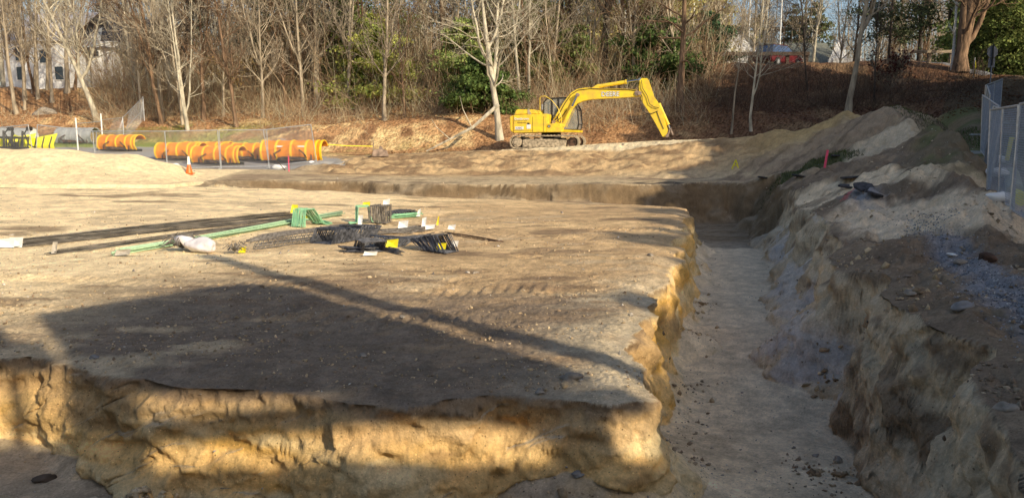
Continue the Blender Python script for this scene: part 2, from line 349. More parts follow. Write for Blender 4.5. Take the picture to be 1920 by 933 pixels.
# ------------------------------------------------------------------ mesh helpers
class MB:
    def __init__(s): s.v = []; s.f = []
    def add(s, vs, fs):
        o = len(s.v); s.v += [tuple(v) for v in vs]; s.f += [tuple(i + o for i in f) for f in fs]; return s
    def box(s, c, d, rot=None):
        x, y, z = d[0] / 2, d[1] / 2, d[2] / 2
        vs = [Vector(p) for p in ((-x, -y, -z), (x, -y, -z), (x, y, -z), (-x, y, -z), (-x, -y, z), (x, -y, z), (x, y, z), (-x, y, z))]
        if rot is not None: vs = [rot @ v for v in vs]
        c = Vector(c)
        return s.add([v + c for v in vs], [(0, 3, 2, 1), (4, 5, 6, 7), (0, 1, 5, 4), (1, 2, 6, 5), (2, 3, 7, 6), (3, 0, 4, 7)])
    def tube(s, pts, r, n=6, caps=True):
        pts = [Vector(p) for p in pts]; k = len(pts)
        rs = r if isinstance(r, (list, tuple)) else [r] * k
        vs = []; up = None
        for i in range(k):
            t = (pts[min(i + 1, k - 1)] - pts[max(i - 1, 0)])
            t = t.normalized() if t.length > 1e-9 else Vector((0, 0, 1))
            if up is None: up = Vector((0, 0, 1)) if abs(t.z) < .9 else Vector((1, 0, 0))
            a = t.cross(up).normalized(); b = a.cross(t); up = b
            for j in range(n):
                q = 2 * math.pi * j / n
                vs.append(pts[i] + (a * math.cos(q) + b * math.sin(q)) * rs[i])
        fs = [(i * n + j, i * n + (j + 1) % n, (i + 1) * n + (j + 1) % n, (i + 1) * n + j) for i in range(k - 1) for j in range(n)]
        if caps: fs += [tuple(range(n - 1, -1, -1)), tuple(range((k - 1) * n, k * n))]
        return s.add(vs, fs)
    def prism(s, poly, y0, y1, mtx=None):
        "polygon in x-z, extruded along y"
        n = len(poly)
        vs = [Vector((p[0], y0, p[1])) for p in poly] + [Vector((p[0], y1, p[1])) for p in poly]
        if mtx is not None: vs = [mtx @ v for v in vs]
        return s.add(vs, [tuple(range(n)), tuple(range(2 * n - 1, n - 1, -1))] + [(i, n + i, n + (i + 1) % n, (i + 1) % n) for i in range(n)])
    def cyl(s, a, b, r, n=14): return s.tube([a, b], r, n)
    def cone(s, c, r0, r1, h, n=14): return s.tube([c, (c[0], c[1], c[2] + h)], [r0, r1], n)
    def lump(s, c, d, n=2, amp=.2, seed=0, rotz=0):
        bm = bmesh.new(); bmesh.ops.create_icosphere(bm, subdivisions=n, radius=1)
        rr = random.Random(seed); ph = [rr.uniform(0, 6.28) for _ in range(6)]; cr, sr = math.cos(rotz), math.sin(rotz)
        vs = []
        for v in bm.verts:
            p = v.co; k = 1 + amp * (math.sin(p.x * 2.3 + ph[0]) * math.sin(p.y * 2.9 + ph[1]) + .6 * math.sin(p.z * 4.1 + ph[2] + p.x * 3) + .4 * math.sin(p.y * 6 + ph[3]) * math.sin(p.x * 5 + ph[4]))
            q = (p.x * k * d[0], p.y * k * d[1], p.z * k * d[2])
            vs.append((c[0] + q[0] * cr - q[1] * sr, c[1] + q[0] * sr + q[1] * cr, c[2] + q[2]))
        bm.verts.index_update(); fs = [tuple(v.index for v in f.verts) for f in bm.faces]; bm.free()
        return s.add(vs, fs)
    def build(s, name, m, parent=None, bevel=0, smooth=False, weld=False):
        me = bpy.data.meshes.new(name); me.from_pydata(s.v, [], s.f)
        if bevel:
            bm = bmesh.new(); bm.from_mesh(me); bmesh.ops.remove_doubles(bm, verts=bm.verts, dist=1e-5)
            bmesh.ops.recalc_face_normals(bm, faces=bm.faces)
            es = [e for e in bm.edges if len(e.link_faces) == 2 and e.calc_face_angle(0) > .5]
            bmesh.ops.bevel(bm, geom=es, offset=bevel, segments=2, affect='EDGES', clamp_overlap=True)
            bm.to_mesh(me); bm.free()
        if smooth or bevel: me.shade_smooth() if smooth else me.shade_flat()
        o = bpy.data.objects.new(name, me); COL.objects.link(o)
        me.materials.append(m if not isinstance(m, str) else M[m])
        if parent: o.parent = parent
        return o
def quads_obj(name, V, Fq, m, parent=None, col=None, smooth=True):
    "V (n,3), Fq (k,4) or (k,3)"
    me = bpy.data.meshes.new(name); V = np.ascontiguousarray(V, dtype=np.float32); Fq = np.ascontiguousarray(Fq, dtype=np.int32)
    k = Fq.shape[1]
    me.vertices.add(len(V)); me.vertices.foreach_set('co', V.ravel())
    me.loops.add(Fq.size); me.loops.foreach_set('vertex_index', Fq.ravel())
    me.polygons.add(len(Fq)); me.polygons.foreach_set('loop_start', np.arange(0, Fq.size, k, dtype=np.int32))
    me.polygons.foreach_set('loop_total', np.full(len(Fq), k, dtype=np.int32))
    me.update(calc_edges=True)
    if smooth: me.shade_smooth()
    if col is not None:
        ca = me.color_attributes.new('Col', 'FLOAT_COLOR', 'POINT')
        c4 = np.ones((len(V), 4), np.float32); c4[:, :3] = col; ca.data.foreach_set('color', c4.ravel())
    o = bpy.data.objects.new(name, me); COL.objects.link(o); me.materials.append(M[m] if isinstance(m, str) else m)
    if parent: o.parent = parent
    return o
def tag(o, label, cat, group=None, kind=None):
    if label: o['label'] = label
    if cat: o['category'] = cat
    if group: o['group'] = group
    if kind: o['kind'] = kind
    return o
def thing(name, label, cat, loc=(0, 0, 0), rz=0, group=None):
    o = bpy.data.objects.new(name, None); COL.objects.link(o); o.location = loc; o.rotation_euler = (0, 0, rz)
    return tag(o, label, cat, group)
def copy_tree(o, parent=None):
    c = o.copy(); COL.objects.link(c)
    if parent: c.parent = parent
    for ch in list(o.children): copy_tree(ch, c)
    return c
def text_mesh(name, body, size, m, parent, loc, rot, ext=.004, off=0, sx=1):
    cu = bpy.data.curves.new(name, 'FONT'); cu.body = body; cu.size = size; cu.extrude = ext; cu.offset = off; cu.resolution_u = 2
    t = bpy.data.objects.new(name, cu); COL.objects.link(t)
    bpy.context.view_layer.update()
    me = bpy.data.meshes.new_from_object(t.evaluated_get(bpy.context.evaluated_depsgraph_get()))
    bpy.data.objects.remove(t); bpy.data.curves.remove(cu)
    o = bpy.data.objects.new(name, me); COL.objects.link(o); me.materials.clear(); me.materials.append(M[m]); o.parent = parent; o.location = loc; o.rotation_euler = rot; o.scale = (sx, 1, 1)
    return o
# ------------------------------------------------------------------ terrain mesh
def smoothcols():
    a = np.linspace(-.73, .73, 880)
    out = .73 + np.cumsum(np.geomspace(.004, .6, 42))
    return np.concatenate([-out[::-1], a, out])
us = smoothcols()
ys = np.concatenate([[1.5, 2.0, 2.5, 2.8], np.linspace(3.0, 5.4, 170), np.linspace(5.41, 8.2, 300), np.geomspace(8.215, 62, 640), np.geomspace(62.5, 420, 60)])
U, Y = np.meshgrid(us, ys); X = U * Y
Z, DP, DO, GG = terrain(X, Y)
# colours
def mixc(c, d, t): return c * (1 - t[..., None]) + np.array(d) * t[..., None]
n1 = fbm(X * .3, Y * .55, 1, 5); n2 = fbm(X * 1.2, Y * 2.2, 2, 5); n3 = fbm(X * 5, Y * 5, 3, 4); n4 = fbm(X * 14, Y * 14, 4, 3)
PXs = CX + F * X / Y
C = np.zeros(X.shape + (3,)) + np.array((.66, .475, .26))
# ---- pad: pale sand at the left, browner soil right, shade painted in at the front
brown = np.clip(sst(-9, 2.5, X + n1 * 3.5 + (Y - 14) * -.12) * .62 + n2 * .4 + n1 * .15, 0, 1)
C = mixc(C, (.80, .63, .38), sst(0, -7, X + n1 * 2))
C = mixc(C, (.33, .22, .125), brown)
front_shade = sst(11.5, 8.5, Y + n1 * 1.5 + X * .25) * (1 - .6 * np.clip(n2, 0, 1))
C = mixc(C, (.165, .13, .10), np.clip(front_shade, 0, .9) * sst(-7.5, -4, X))  # darker tint deepens the cast shade on the front of the pad
pale = sst(.25, .75, n2 * .6 + n1 * .7) * .55
C = mixc(C, (.56, .45, .29), pale)
rim = sst(1.3, .1, -DP + n2 * .5) * (DP < 0) * sst(13, 10, Y) * sst(-.5, 1.2, X)
C = mixc(C, (.58, .49, .34), rim * .7)
dk = sst(.35, .8, fbm(X * .5 + 4, Y * 1.3, 5, 4)) * (Y > 9)
C = mixc(C, (.20, .14, .09), dk * .75)
# ---- inside the dig
ins = (DP > 0) & (DO < 0)
relw = np.clip((Z - (-1.4)) / .85, 0, 1)
gx, gy = np.gradient(Z, axis=1) / np.maximum(np.gradient(X, axis=1), 1e-6), np.gradient(Z, axis=0) / np.maximum(np.gradient(Y, axis=0), 1e-6)
slope = np.hypot(gx, gy)
steep = sst(.55, 1.5, slope)
w3 = fbm3(X * 2.5, Y * 2.5, Z * 5, 3); w4 = fbm3(X * 8, Y * 8, Z * 12, 2)
n3 = n3 * (1 - steep) + w3 * steep; n4 = n4 * (1 - steep) + w4 * steep; n2 = n2 * (1 - steep) + fbm((X + Y) * .9, Z * 2.2, 1, 4) * steep
floorc = np.array((.60, .49, .33)) * (1 + .16 * n2[..., None] + .12 * n3[..., None])
floorc = mixc(floorc, (.56, .47, .34), sst(1.5, 4, X))
clay = np.zeros(X.shape + (3,)) + np.array((.64, .43, .185))
clay = mixc(clay, (.58, .35, .10), sst(.05, .6, fbm((X + Y) * .9, Z * 3, 2, 4) + .1))
clay = mixc(clay, (.66, .52, .29), sst(0, .6, fbm((X + Y) * .8 + 7, Z * 4, 4, 4)))
clay = mixc(clay, (.36, .23, .11), .7 * sst(.4, .9, fbm((X + Y) * 1.6, Z * 6, 1, 3)))
clay = mixc(clay, (.42, .28, .14), .8 * sst(-.98, -.78, Z + n3 * .08 + n2 * .1) * (Y < 9))  # upper front wall: topsoil tone plus a painted shadow band
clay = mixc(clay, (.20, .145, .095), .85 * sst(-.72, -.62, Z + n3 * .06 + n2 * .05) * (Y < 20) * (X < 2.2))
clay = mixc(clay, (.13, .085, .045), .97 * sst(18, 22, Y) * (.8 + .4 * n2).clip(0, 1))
rightw = np.zeros(X.shape + (3,)) + np.array((.46, .37, .25))
rightw = mixc(rightw, (.20, .15, .10), sst(-.1, .6, n3 + .5 * n2))
rightw = mixc(rightw, (.40, .37, .34), sst(.1, .6, fbm(X * 1.2, Y * 1.2, 5, 2)) * sst(-.7, -1.2, Z) * sst(22, 20, Y))
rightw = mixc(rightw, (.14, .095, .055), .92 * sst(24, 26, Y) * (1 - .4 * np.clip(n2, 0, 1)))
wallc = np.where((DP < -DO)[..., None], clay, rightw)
floorc = mixc(floorc, (.34, .28, .205), .8 * sst(1.6, .2, X) * sst(9, 8, Y))  # shade painted into the near left trench floor
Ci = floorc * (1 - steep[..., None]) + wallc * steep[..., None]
talus = (~(DP < -DO)) & (Z > -1.5) & (slope < 1.2) & (Y < 22)
Ci = mixc(Ci, (.44, .40, .36), .6 * talus * np.ones_like(X))
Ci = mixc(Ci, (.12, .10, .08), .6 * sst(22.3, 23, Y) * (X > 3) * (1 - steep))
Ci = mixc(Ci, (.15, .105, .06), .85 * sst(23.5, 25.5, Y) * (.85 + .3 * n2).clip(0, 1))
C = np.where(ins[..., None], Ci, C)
# ---- ground round the dig
out = DO >= 0
Co = np.zeros(X.shape + (3,)) + np.array((.42, .33, .21))
Co = mixc(Co, (.28, .21, .14), sst(-.1, .6, n1 + .5 * n2))
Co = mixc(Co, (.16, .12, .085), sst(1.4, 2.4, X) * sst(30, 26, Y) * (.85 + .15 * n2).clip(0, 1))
tanp = sst(-.02, .2, fbm(X * .28 + 2, Y * .28, 3, 3) + .1) * sst(10, 12, Y) * sst(4, 8, X) * sst(31, 29, Y)
Co = mixc(Co, (.62, .50, .34), tanp * .9)
streak = sst(.1, .6, fbm((X + Y * .5) * .35, (Y - X * .5) * 3.0, 1, 4)) * sst(8, 14, Y) * (X > 5)
Co = mixc(Co, (.10, .075, .055), streak * .5)
# grey crushed stone strip near the fence
gd = np.abs(X - np.interp(Y, [3, 6, 8, 11, 14], [3.9, 4.35, 5.1, 6.2, 7.2]) + n2 * .12)
grav = sst(.42, .12, gd) * sst(12.5, 11, Y)
Co = mixc(Co, (.22, .235, .265), grav * .8)
g2 = sst(.5, .1, np.abs(X - 6.6 - (Y - 13) * .3) + n2 * .2) * sst(12, 13, Y) * sst(19, 17, Y)
Co = mixc(Co, (.26, .27, .29), g2 * .7)
# far bank
bank = sst(33, 35, Y) * sst(-10, -8, X) * sst(43, 40, Y)
bc = np.zeros(X.shape + (3,)) + np.array((.44, .31, .17))
bc = mixc(bc, (.24, .16, .09), sst(-.2, .4, fbm(X * .9, Y * 2.5, 4, 5)))
bc = mixc(bc, (.40, .28, .13), sst(9, 13, X))
bc = mixc(bc, (.60, .50, .33), sst(.9, .98, Z / np.maximum(1.05, 1e-3)) * (X < 11) * (Y > 37.5))
Co = Co * (1 - bank[..., None]) + bc * bank[..., None]
blk = sst(.55, .1, np.abs(Y - (30.9 + (X - 5) * .02) + n2 * .6)) * sst(0, 4, X) * sst(13, 10, X)
Co = mixc(Co, (.035, .033, .035), blk * .9)
dl = sst(1.0, .2, np.abs(Y - 31.5 + n1)) * sst(-14, -11, X) * sst(3, 0, X) * sst(0, .6, n2 + .2)
Co = mixc(Co, (.16, .12, .08), dl * .7)
# smooth tan spoil between the two ridges
tr = np.hypot((X - 14.3) / 2.3, (Y - 27.6) / 2.6)
Co = mixc(Co, (.46, .375, .26), sst(1.15, .85, tr + n2 * .12))
tr2 = np.hypot((X - 7.6) / 1.7, (Y - 13.6) / 2.6)
Co = mixc(Co, (.62, .50, .35), sst(1.2, .9, tr2 + n2 * .15) * .9)
grs = sst(1.2, .7, np.hypot((X - 11.3) / 1.6, (Y - 29.5) / 1.4) + n2 * .3)
Co = mixc(Co, (.055, .07, .03), grs * .9)
pinkm = sst(.25, .1, np.abs((Y - 18.0) - (X - 7.9) * 1.6) + n3 * .12) * (np.abs(X - 7.95) < .45)
Co = mixc(Co, (.42, .10, .10), pinkm * .7)
# mound sand
ms = sst(27.5, 28.6, Y) * sst(-11.5, -13, X) * sst(37, 35, Y)
Co = mixc(Co, (.74, .59, .36), ms * (.92 + .08 * n1).clip(0, 1))
# verge grass right of berm
vg = sst(-2.6, -1.6, X - np.interp(Y, [0, 8, 14, 22, 32, 40, 50], [3.6, 5.4, 9.0, 13.6, 19.2, 24, 30])) * (Z < 7) * sst(16, 20, Y)
Co = mixc(Co, (.15, .12, .075), vg * .85)
vgg = vg * sst(.0, .5, n1 + n2 * .5)
Co = mixc(Co, (.10, .12, .045), vgg * .7)
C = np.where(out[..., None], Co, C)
C = np.where(((X < -12.2) & (Y > 28) & (Y < 37))[..., None], mixc(C, (.74, .59, .36), np.full_like(X, .85)), C)
# region ids
toe = np.interp(PXs, HPX, [h[0] for h in HT])
REG = np.zeros(X.shape, int)
edge = 36.6 + n1 * .3 + .0 * X
lot = (Y > edge) & (X < -8.2 - np.maximum(Y - 38, 0) * .55 + n2 * .4) & (Y < 49.5 + n2 * .4)
REG[lot] = 1
hillm = (~lot) & (Y > np.minimum(toe, 43.2 + .3 * n2)) & (X > -60)
hillm |= (~lot) & (Y > 49) & (X < -8)
REG[hillm] = 2
rd = sdline(X, Y, ROAD)[0]
REG[(rd < 3.1)] = 3
far = (Y > 84); REG[far & (REG == 0)] = 2
asph = np.zeros(X.shape + (3,)) + np.array((.36, .355, .35))
asph = mixc(asph, (.34, .29, .21), sst(0, .6, n1 + n2 * .3) * .5)
C = np.where((REG == 1)[..., None], asph, C)
lit = np.zeros(X.shape + (3,)) + np.array((.37, .21, .10))
lit = mixc(lit, (.58, .40, .20), sst(.0, .6, fbm(X * .5, Y * .5, 2, 4)))
lit = mixc(lit, (.22, .12, .06), sst(.15, .7, fbm(X * .8 + 3, Y * .8, 4, 4)))
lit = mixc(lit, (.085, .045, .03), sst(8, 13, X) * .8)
lit = mixc(lit, (.32, .36, .10), sst(-12, -18, X) * sst(54.5, 51, Y) * sst(-.4, .4, n1 + .3) * .9)
lit = mixc(lit, (.24, .22, .08), sst(-2, -6, X) * sst(48.5, 45.5, Y) * sst(-.1, .5, n2) * .5)
sp_ = (np.random.default_rng(3).random(X.shape) - .5)
lit = lit * 1.2 * (1 + 1.0 * sp_[..., None])
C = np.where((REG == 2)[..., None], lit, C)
C = np.where((REG == 2)[..., None] & (vg[..., None] > .5) & (Y[..., None] < 50), mixc(C, (.10, .085, .05), np.full_like(X, .6)), C)
C = np.where((REG == 3)[..., None], np.array((.16, .165, .18)) * (1 + .1 * n2[..., None]), C)
grit = (np.random.default_rng(4).random(X.shape) - .5)
C = np.where((REG == 0)[..., None], C * (1 + (.16 * n3 + .12 * n4 + .14 * steep * fbm((X + Y) * .35, Z * 15, 5, 3) + .22 * grit * sst(30, 8, Y) * (1 - steep))[..., None]), C)
C = np.clip(C, .012, .85)
# craggy walls: push steep faces along the horizontal normal
def blur(A, n):
    for ax in (0, 1):
        S = np.cumsum(np.concatenate([np.repeat(A.take([0], ax), n, ax), A, np.repeat(A.take([-1], ax), n, ax)], ax), ax)
        S = np.concatenate([np.zeros_like(S.take([0], ax)), S], ax); m = A.shape[ax]
        A = (S.take(range(2 * n, 2 * n + m), ax) - S.take(range(0, m), ax)) / (2 * n)
    return A
gx, gy = blur(blur(gx, 9), 9), blur(blur(gy, 9), 9)
gl = np.maximum(np.hypot(gx, gy), .15)
push = steep * (ins | (DP < 0)) * (fbm3(X * 2.3, Y * 2.3, Z * 3.6, 4) * .13 + (.5 - np.abs(fbm3(X * 4 + 9, Y * 4, Z * 6, 2))) * .06 - .01 + (.4 - np.abs(fbm3(X * 9, Y * 9 + 4, Z * 11, 2))) * np.where(X > 1.8, .012, .035)) * sst(40, 20, Y)
Xd = X - gx / gl * push; Yd = Y - gy / gl * push
nr, nc = X.shape
idx = np.arange(nr * nc).reshape(nr, nc)
quad = np.stack([idx[:-1, :-1], idx[:-1, 1:], idx[1:, 1:], idx[1:, :-1]], -1).reshape(-1, 4)
RF = REG[:-1, :-1].ravel()
Vall = np.stack([Xd.ravel(), Yd.ravel(), Z.ravel()], -1); Call = C.reshape(-1, 3)
for rid, nm, mt in ((0, 'ground', 'soil'), (1, 'parking_lot', 'asphalt'), (2, 'hillside', 'litter'), (3, 'road', 'asphalt')):
    q = quad[RF == rid]
    if not len(q): continue
    uq, inv = np.unique(q, return_inverse=True)
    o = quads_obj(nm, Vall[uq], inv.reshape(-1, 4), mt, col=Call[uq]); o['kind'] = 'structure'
# ground behind the viewer
gb = MB(); gb.add([(-70, -70, -.12), (70, -70, -.12), (70, 1.52, -.12), (-70, 1.52, -.12)], [(0, 1, 2, 3)])
o = gb.build('yard_ground', mat('yard_soil', (.28, .23, .16), .95, noise=.2, scale=2)); o['kind'] = 'structure'
# ------------------------------------------------------------------ branches
def tubesN(Pp, Rr, sides):
    "Pp (N,K,3), Rr (N,K) -> verts, quads"
    N, K, _ = Pp.shape
    t = np.empty_like(Pp); t[:, 1:-1] = Pp[:, 2:] - Pp[:, :-2]; t[:, 0] = Pp[:, 1] - Pp[:, 0]; t[:, -1] = Pp[:, -1] - Pp[:, -2]
    t /= np.maximum(np.linalg.norm(t, axis=-1, keepdims=True), 1e-9)
    ref = np.where(np.abs(t[:, :1, 2:3]) < .85, np.array([0, 0, 1.]), np.array([1., 0, 0]))
    a = np.cross(t, np.broadcast_to(ref, t.shape)); a /= np.maximum(np.linalg.norm(a, axis=-1, keepdims=True), 1e-9)
    b = np.cross(a, t)
    q = 2 * np.pi * np.arange(sides) / sides
    V = Pp[:, :, None, :] + (a[:, :, None, :] * np.cos(q)[:, None] + b[:, :, None, :] * np.sin(q)[:, None]) * Rr[:, :, None, None]
    base = (np.arange(N) * K * sides)[:, None, None]; k = (np.arange(K - 1) * sides)[None, :, None]; j = np.arange(sides)[None, None, :]; j2 = (j + 1) % sides
    Fq = np.stack([base + k + j, base + k + j2, base + k + sides + j2, base + k + sides + j], -1).reshape(-1, 4)
    return V.reshape(-1, 3), Fq
def join(parts):
    V = []; Fs = []; o = 0
    for v, f in parts: V.append(v); Fs.append(f + o); o += len(v)
    return np.concatenate(V), np.concatenate(Fs)
def grow(g, Pp, Rr, n, t0, t1, L, ang, K, up, wig, rr, rmin=.006, lpow=.6):
    N, K0, _ = Pp.shape
    i = g.integers(0, N, n); t = g.uniform(t0, t1, n) * (K0 - 1); k = np.minimum(t.astype(int), K0 - 2); f = (t - k)[:, None]
    p = Pp[i, k] * (1 - f) + Pp[i, k + 1] * f; r = Rr[i, k] * (1 - f[:, 0]) + Rr[i, k + 1] * f[:, 0]
    tg = Pp[i, k + 1] - Pp[i, k]; tg /= np.maximum(np.linalg.norm(tg, axis=-1, keepdims=True), 1e-9)
    rv = g.normal(size=(n, 3)); pe = np.cross(tg, rv); pe /= np.maximum(np.linalg.norm(pe, axis=-1, keepdims=True), 1e-9)
    a = g.uniform(ang[0], ang[1], n)[:, None]
    d = tg * np.cos(a) + pe * np.sin(a)
    ln = L * g.uniform(.55, 1.2, n) * (1 - lpow * t / (K0 - 1))
    out = np.empty((n, K, 3)); out[:, 0] = p
    for s in range(1, K):
        d = d + g.normal(size=(n, 3)) * wig; d[:, 2] += up
        d /= np.linalg.norm(d, axis=-1, keepdims=True)
        p = p + d * (ln / (K - 1))[:, None]; out[:, s] = p
    r0 = np.maximum(r * rr, rmin * 1.3); tt = np.linspace(0, 1, K)[None]
    return out, np.maximum(r0[:, None] * (1 - .75 * tt), rmin)
def bare_tree(seed, h, r, stems=((0, 0, 0, 0),), nb=26, bl=4.0, b_from=.3, ang=(.5, 1.1), tw=(5, 6), up=.12, wig=.16, rmin=.008, lean=(0, 0), side=None):
    "trunk and branch meshes as arrays; stems: (height where it leaves, dx, dy, thickness) extra trunks"
    g = np.random.default_rng(seed); K = 12
    t = np.linspace(0, 1, K)
    tr = np.stack([lean[0] * t ** 1.1 + np.cumsum(g.normal(size=K)) * .035 * h / 12, lean[1] * t + np.cumsum(g.normal(size=K)) * .035 * h / 12, t * h], -1); tr[0, :2] = 0
    rad = r * (1 - .82 * t ** .9); rad[0] = r * 1.35; rad[1] *= 1.02
    trunks = [(tr[None], rad[None])]
    for (hb, dx, dy, th) in stems:
        if th <= 0: continue
        s0 = hb / h * (K - 1); k = min(int(s0), K - 2); f = s0 - k; p0 = tr[k] * (1 - f) + tr[k + 1] * f
        m = np.linspace(0, 1, 9); hh = h - hb
        q = np.stack([p0[0] + dx * m ** .8, p0[1] + dy * m ** .8, p0[2] + hh * .92 * m ** 1.25], -1); q[1:, :2] += np.cumsum(g.normal(size=(8, 2)), 0) * .05
        trunks.append((q[None], (r * th * (1 - .8 * m))[None]))
    Vt, Ft = join([tubesN(p, q, 8) for p, q in trunks])
    br = []; lv = []
    for ti, (p, q) in enumerate(trunks):
        n = max(4, int(nb / len(trunks) ** .6))
        p1, r1 = grow(g, p, q, n, b_from if ti == 0 else .15, .97, bl, ang, 7, up, wig, .45, rmin * 1.4)
        if side is not None:
            p1[..., 0] += 0
        br.append(tubesN(p1, r1, 5))
        p2, r2 = grow(g, p1, r1, n * tw[0], .15, 1, bl * .5, (.4, 1.0), 5, up * .8, wig * 1.3, .55, rmin)
        br.append(tubesN(p2, r2, 3))
        p3, r3 = grow(g, p2, r2, n * tw[0] * tw[1] // 2, .2, 1, bl * .24, (.4, 1.0), 4, up * .5, wig * 1.5, .6, rmin * .8)
        br.append(tubesN(p3, r3, 3)); lv.append(p3)
    Vb, Fb = join(br)
    return (Vt, Ft), (Vb, Fb), np.concatenate([l[:, -1] for l in lv])
def cards(Pc, size, g, col, colvar=.3, flat=False):
    n = len(Pc)
    a = g.normal(size=(n, 3)); a /= np.linalg.norm(a, axis=-1, keepdims=True)
    if flat: a[:, 2] *= .25
    b = np.cross(a, g.normal(size=(n, 3))); b /= np.maximum(np.linalg.norm(b, axis=-1, keepdims=True), 1e-9)
    if flat: b[:, 2] *= .3
    s = (size * g.uniform(.6, 1.3, n))[:, None]; a = a * s; b = b * s * .62
    V = np.stack([Pc - a, Pc - b * .9, Pc + a, Pc + b], 1).reshape(-1, 3)
    Fq = np.arange(4 * n).reshape(-1, 4)
    col = np.asarray(col, float)
    c = col[g.integers(0, len(col), n)] * (1 + colvar * (g.random((n, 1)) * 2 - 1))
    return V, Fq, np.repeat(c, 4, axis=0)
def conifer(seed, h, w, n_need, col, r=.16, base=.08, size=.16, droop=-.02, power=.8, nb=None, open_=0):
    g = np.random.default_rng(seed); K = 8; t = np.linspace(0, 1, K)
    tr = np.stack([np.cumsum(g.normal(size=K)) * .03, np.cumsum(g.normal(size=K)) * .03, t * h], -1); tr[0, :2] = 0
    rad = r * (1 - .9 * t) + .01
    Vt, Ft = tubesN(tr[None], rad[None], 7)
    nb = nb or int(h * 13)
    hb = base + (1 - base) * g.random(nb) ** 1.05
    az = g.uniform(0, 2 * np.pi, nb); ln = w * ((1 - hb) ** power + .06) * g.uniform(.65, 1.12, nb)
    ln *= 1 + .25 * np.sin(hb * 23 + seed) * np.cos(az * 2 + hb * 9)
    m = np.linspace(0, 1, 5)[None]
    rise = g.uniform(.0, .35, nb)[:, None]
    bp = np.stack([np.cos(az)[:, None] * ln[:, None] * m, np.sin(az)[:, None] * ln[:, None] * m, (hb * h)[:, None] + ln[:, None] * (rise * m + droop * 6 * m * m)], -1)
    bp[..., 0] += np.interp(hb * h, tr[:, 2], tr[:, 0])[:, None]; bp[..., 1] += np.interp(hb * h, tr[:, 2], tr[:, 1])[:, None]
    br = (.035 * (1 - .8 * m) * (ln[:, None] / w + .2)) * np.ones((nb, 1))
    Vb, Fb = tubesN(bp, br, 3)
    prob = ln / ln.sum(); i = g.choice(nb, n_need, p=prob)
    tt = g.uniform(.2 + open_, 1.08, n_need) ** .75 * 4; k = np.minimum(tt.astype(int), 3); f = (tt - k)[:, None]
    p = bp[i, k] * (1 - f) + bp[i, k + 1] * f
    spread = (.06 + .13 * ln[i])[:, None]
    p = p + g.normal(size=(n_need, 3)) * spread * np.array([1, 1, .45])
    cl = fbm(p[:, 0] * 1.7 + seed, p[:, 2] * 1.7 + p[:, 1], seed % 5, 3)
    V, Fq, c = cards(p, size, g, [col], .35)
    c = c * (1 + .45 * np.repeat(cl, 4))[:, None]
    c[:, 0] *= np.repeat(1 + .3 * g.random(n_need), 4)
    return (Vt, Ft), (Vb, Fb), (V, Fq, np.clip(c, .004, .6))
def put_bare(name, label, cat, loc, data, bark, group=None, rz=0, leaves=None, s=1):
    o = thing(name, label, cat, loc, rz, group); o.scale = (s, s, s)
    quads_obj('trunk', *data[0], bark, o); quads_obj('branches', *data[1], bark, o)
    if leaves is not None:
        g = np.random.default_rng(11); pts = data[2]; sel = pts[g.integers(0, len(pts), leaves[0])] + g.normal(size=(leaves[0], 3)) * leaves[3]
        sel = sel[sel[:, 2] < leaves[4]] if len(leaves) > 4 else sel
        V, Fq, c = cards(sel, leaves[1], g, leaves[2], .3)
        quads_obj('dry_foliage', V, Fq, 'leaves', o, c, smooth=False)
    return o
def put_conifer(name, label, cat, loc, data, bark='bark_dark', group=None, rz=0, s=1):
    o = thing(name, label, cat, loc, rz, group); o.scale = (s, s, s)
    tb = quads_obj('trunk', *data[0], bark, o); quads_obj('branches', *data[1], bark, tb)
    V, Fq, c = data[2]; quads_obj('crown', V, Fq, 'needles', o, c, smooth=False)
    return o
def topx(px, py, d):
    return PD(px, py, d)
def lean_for(bx, by, tx, h, ty=0):
    "ground point of the trunk foot and the sideways lean that puts its stem at tx at the frame top"
    b = hit(bx, by); top = PD(tx, ty, b[1]); dz = top[2] - b[2]
    return b, (top[0] - b[0]) / max(dz, .5) * h
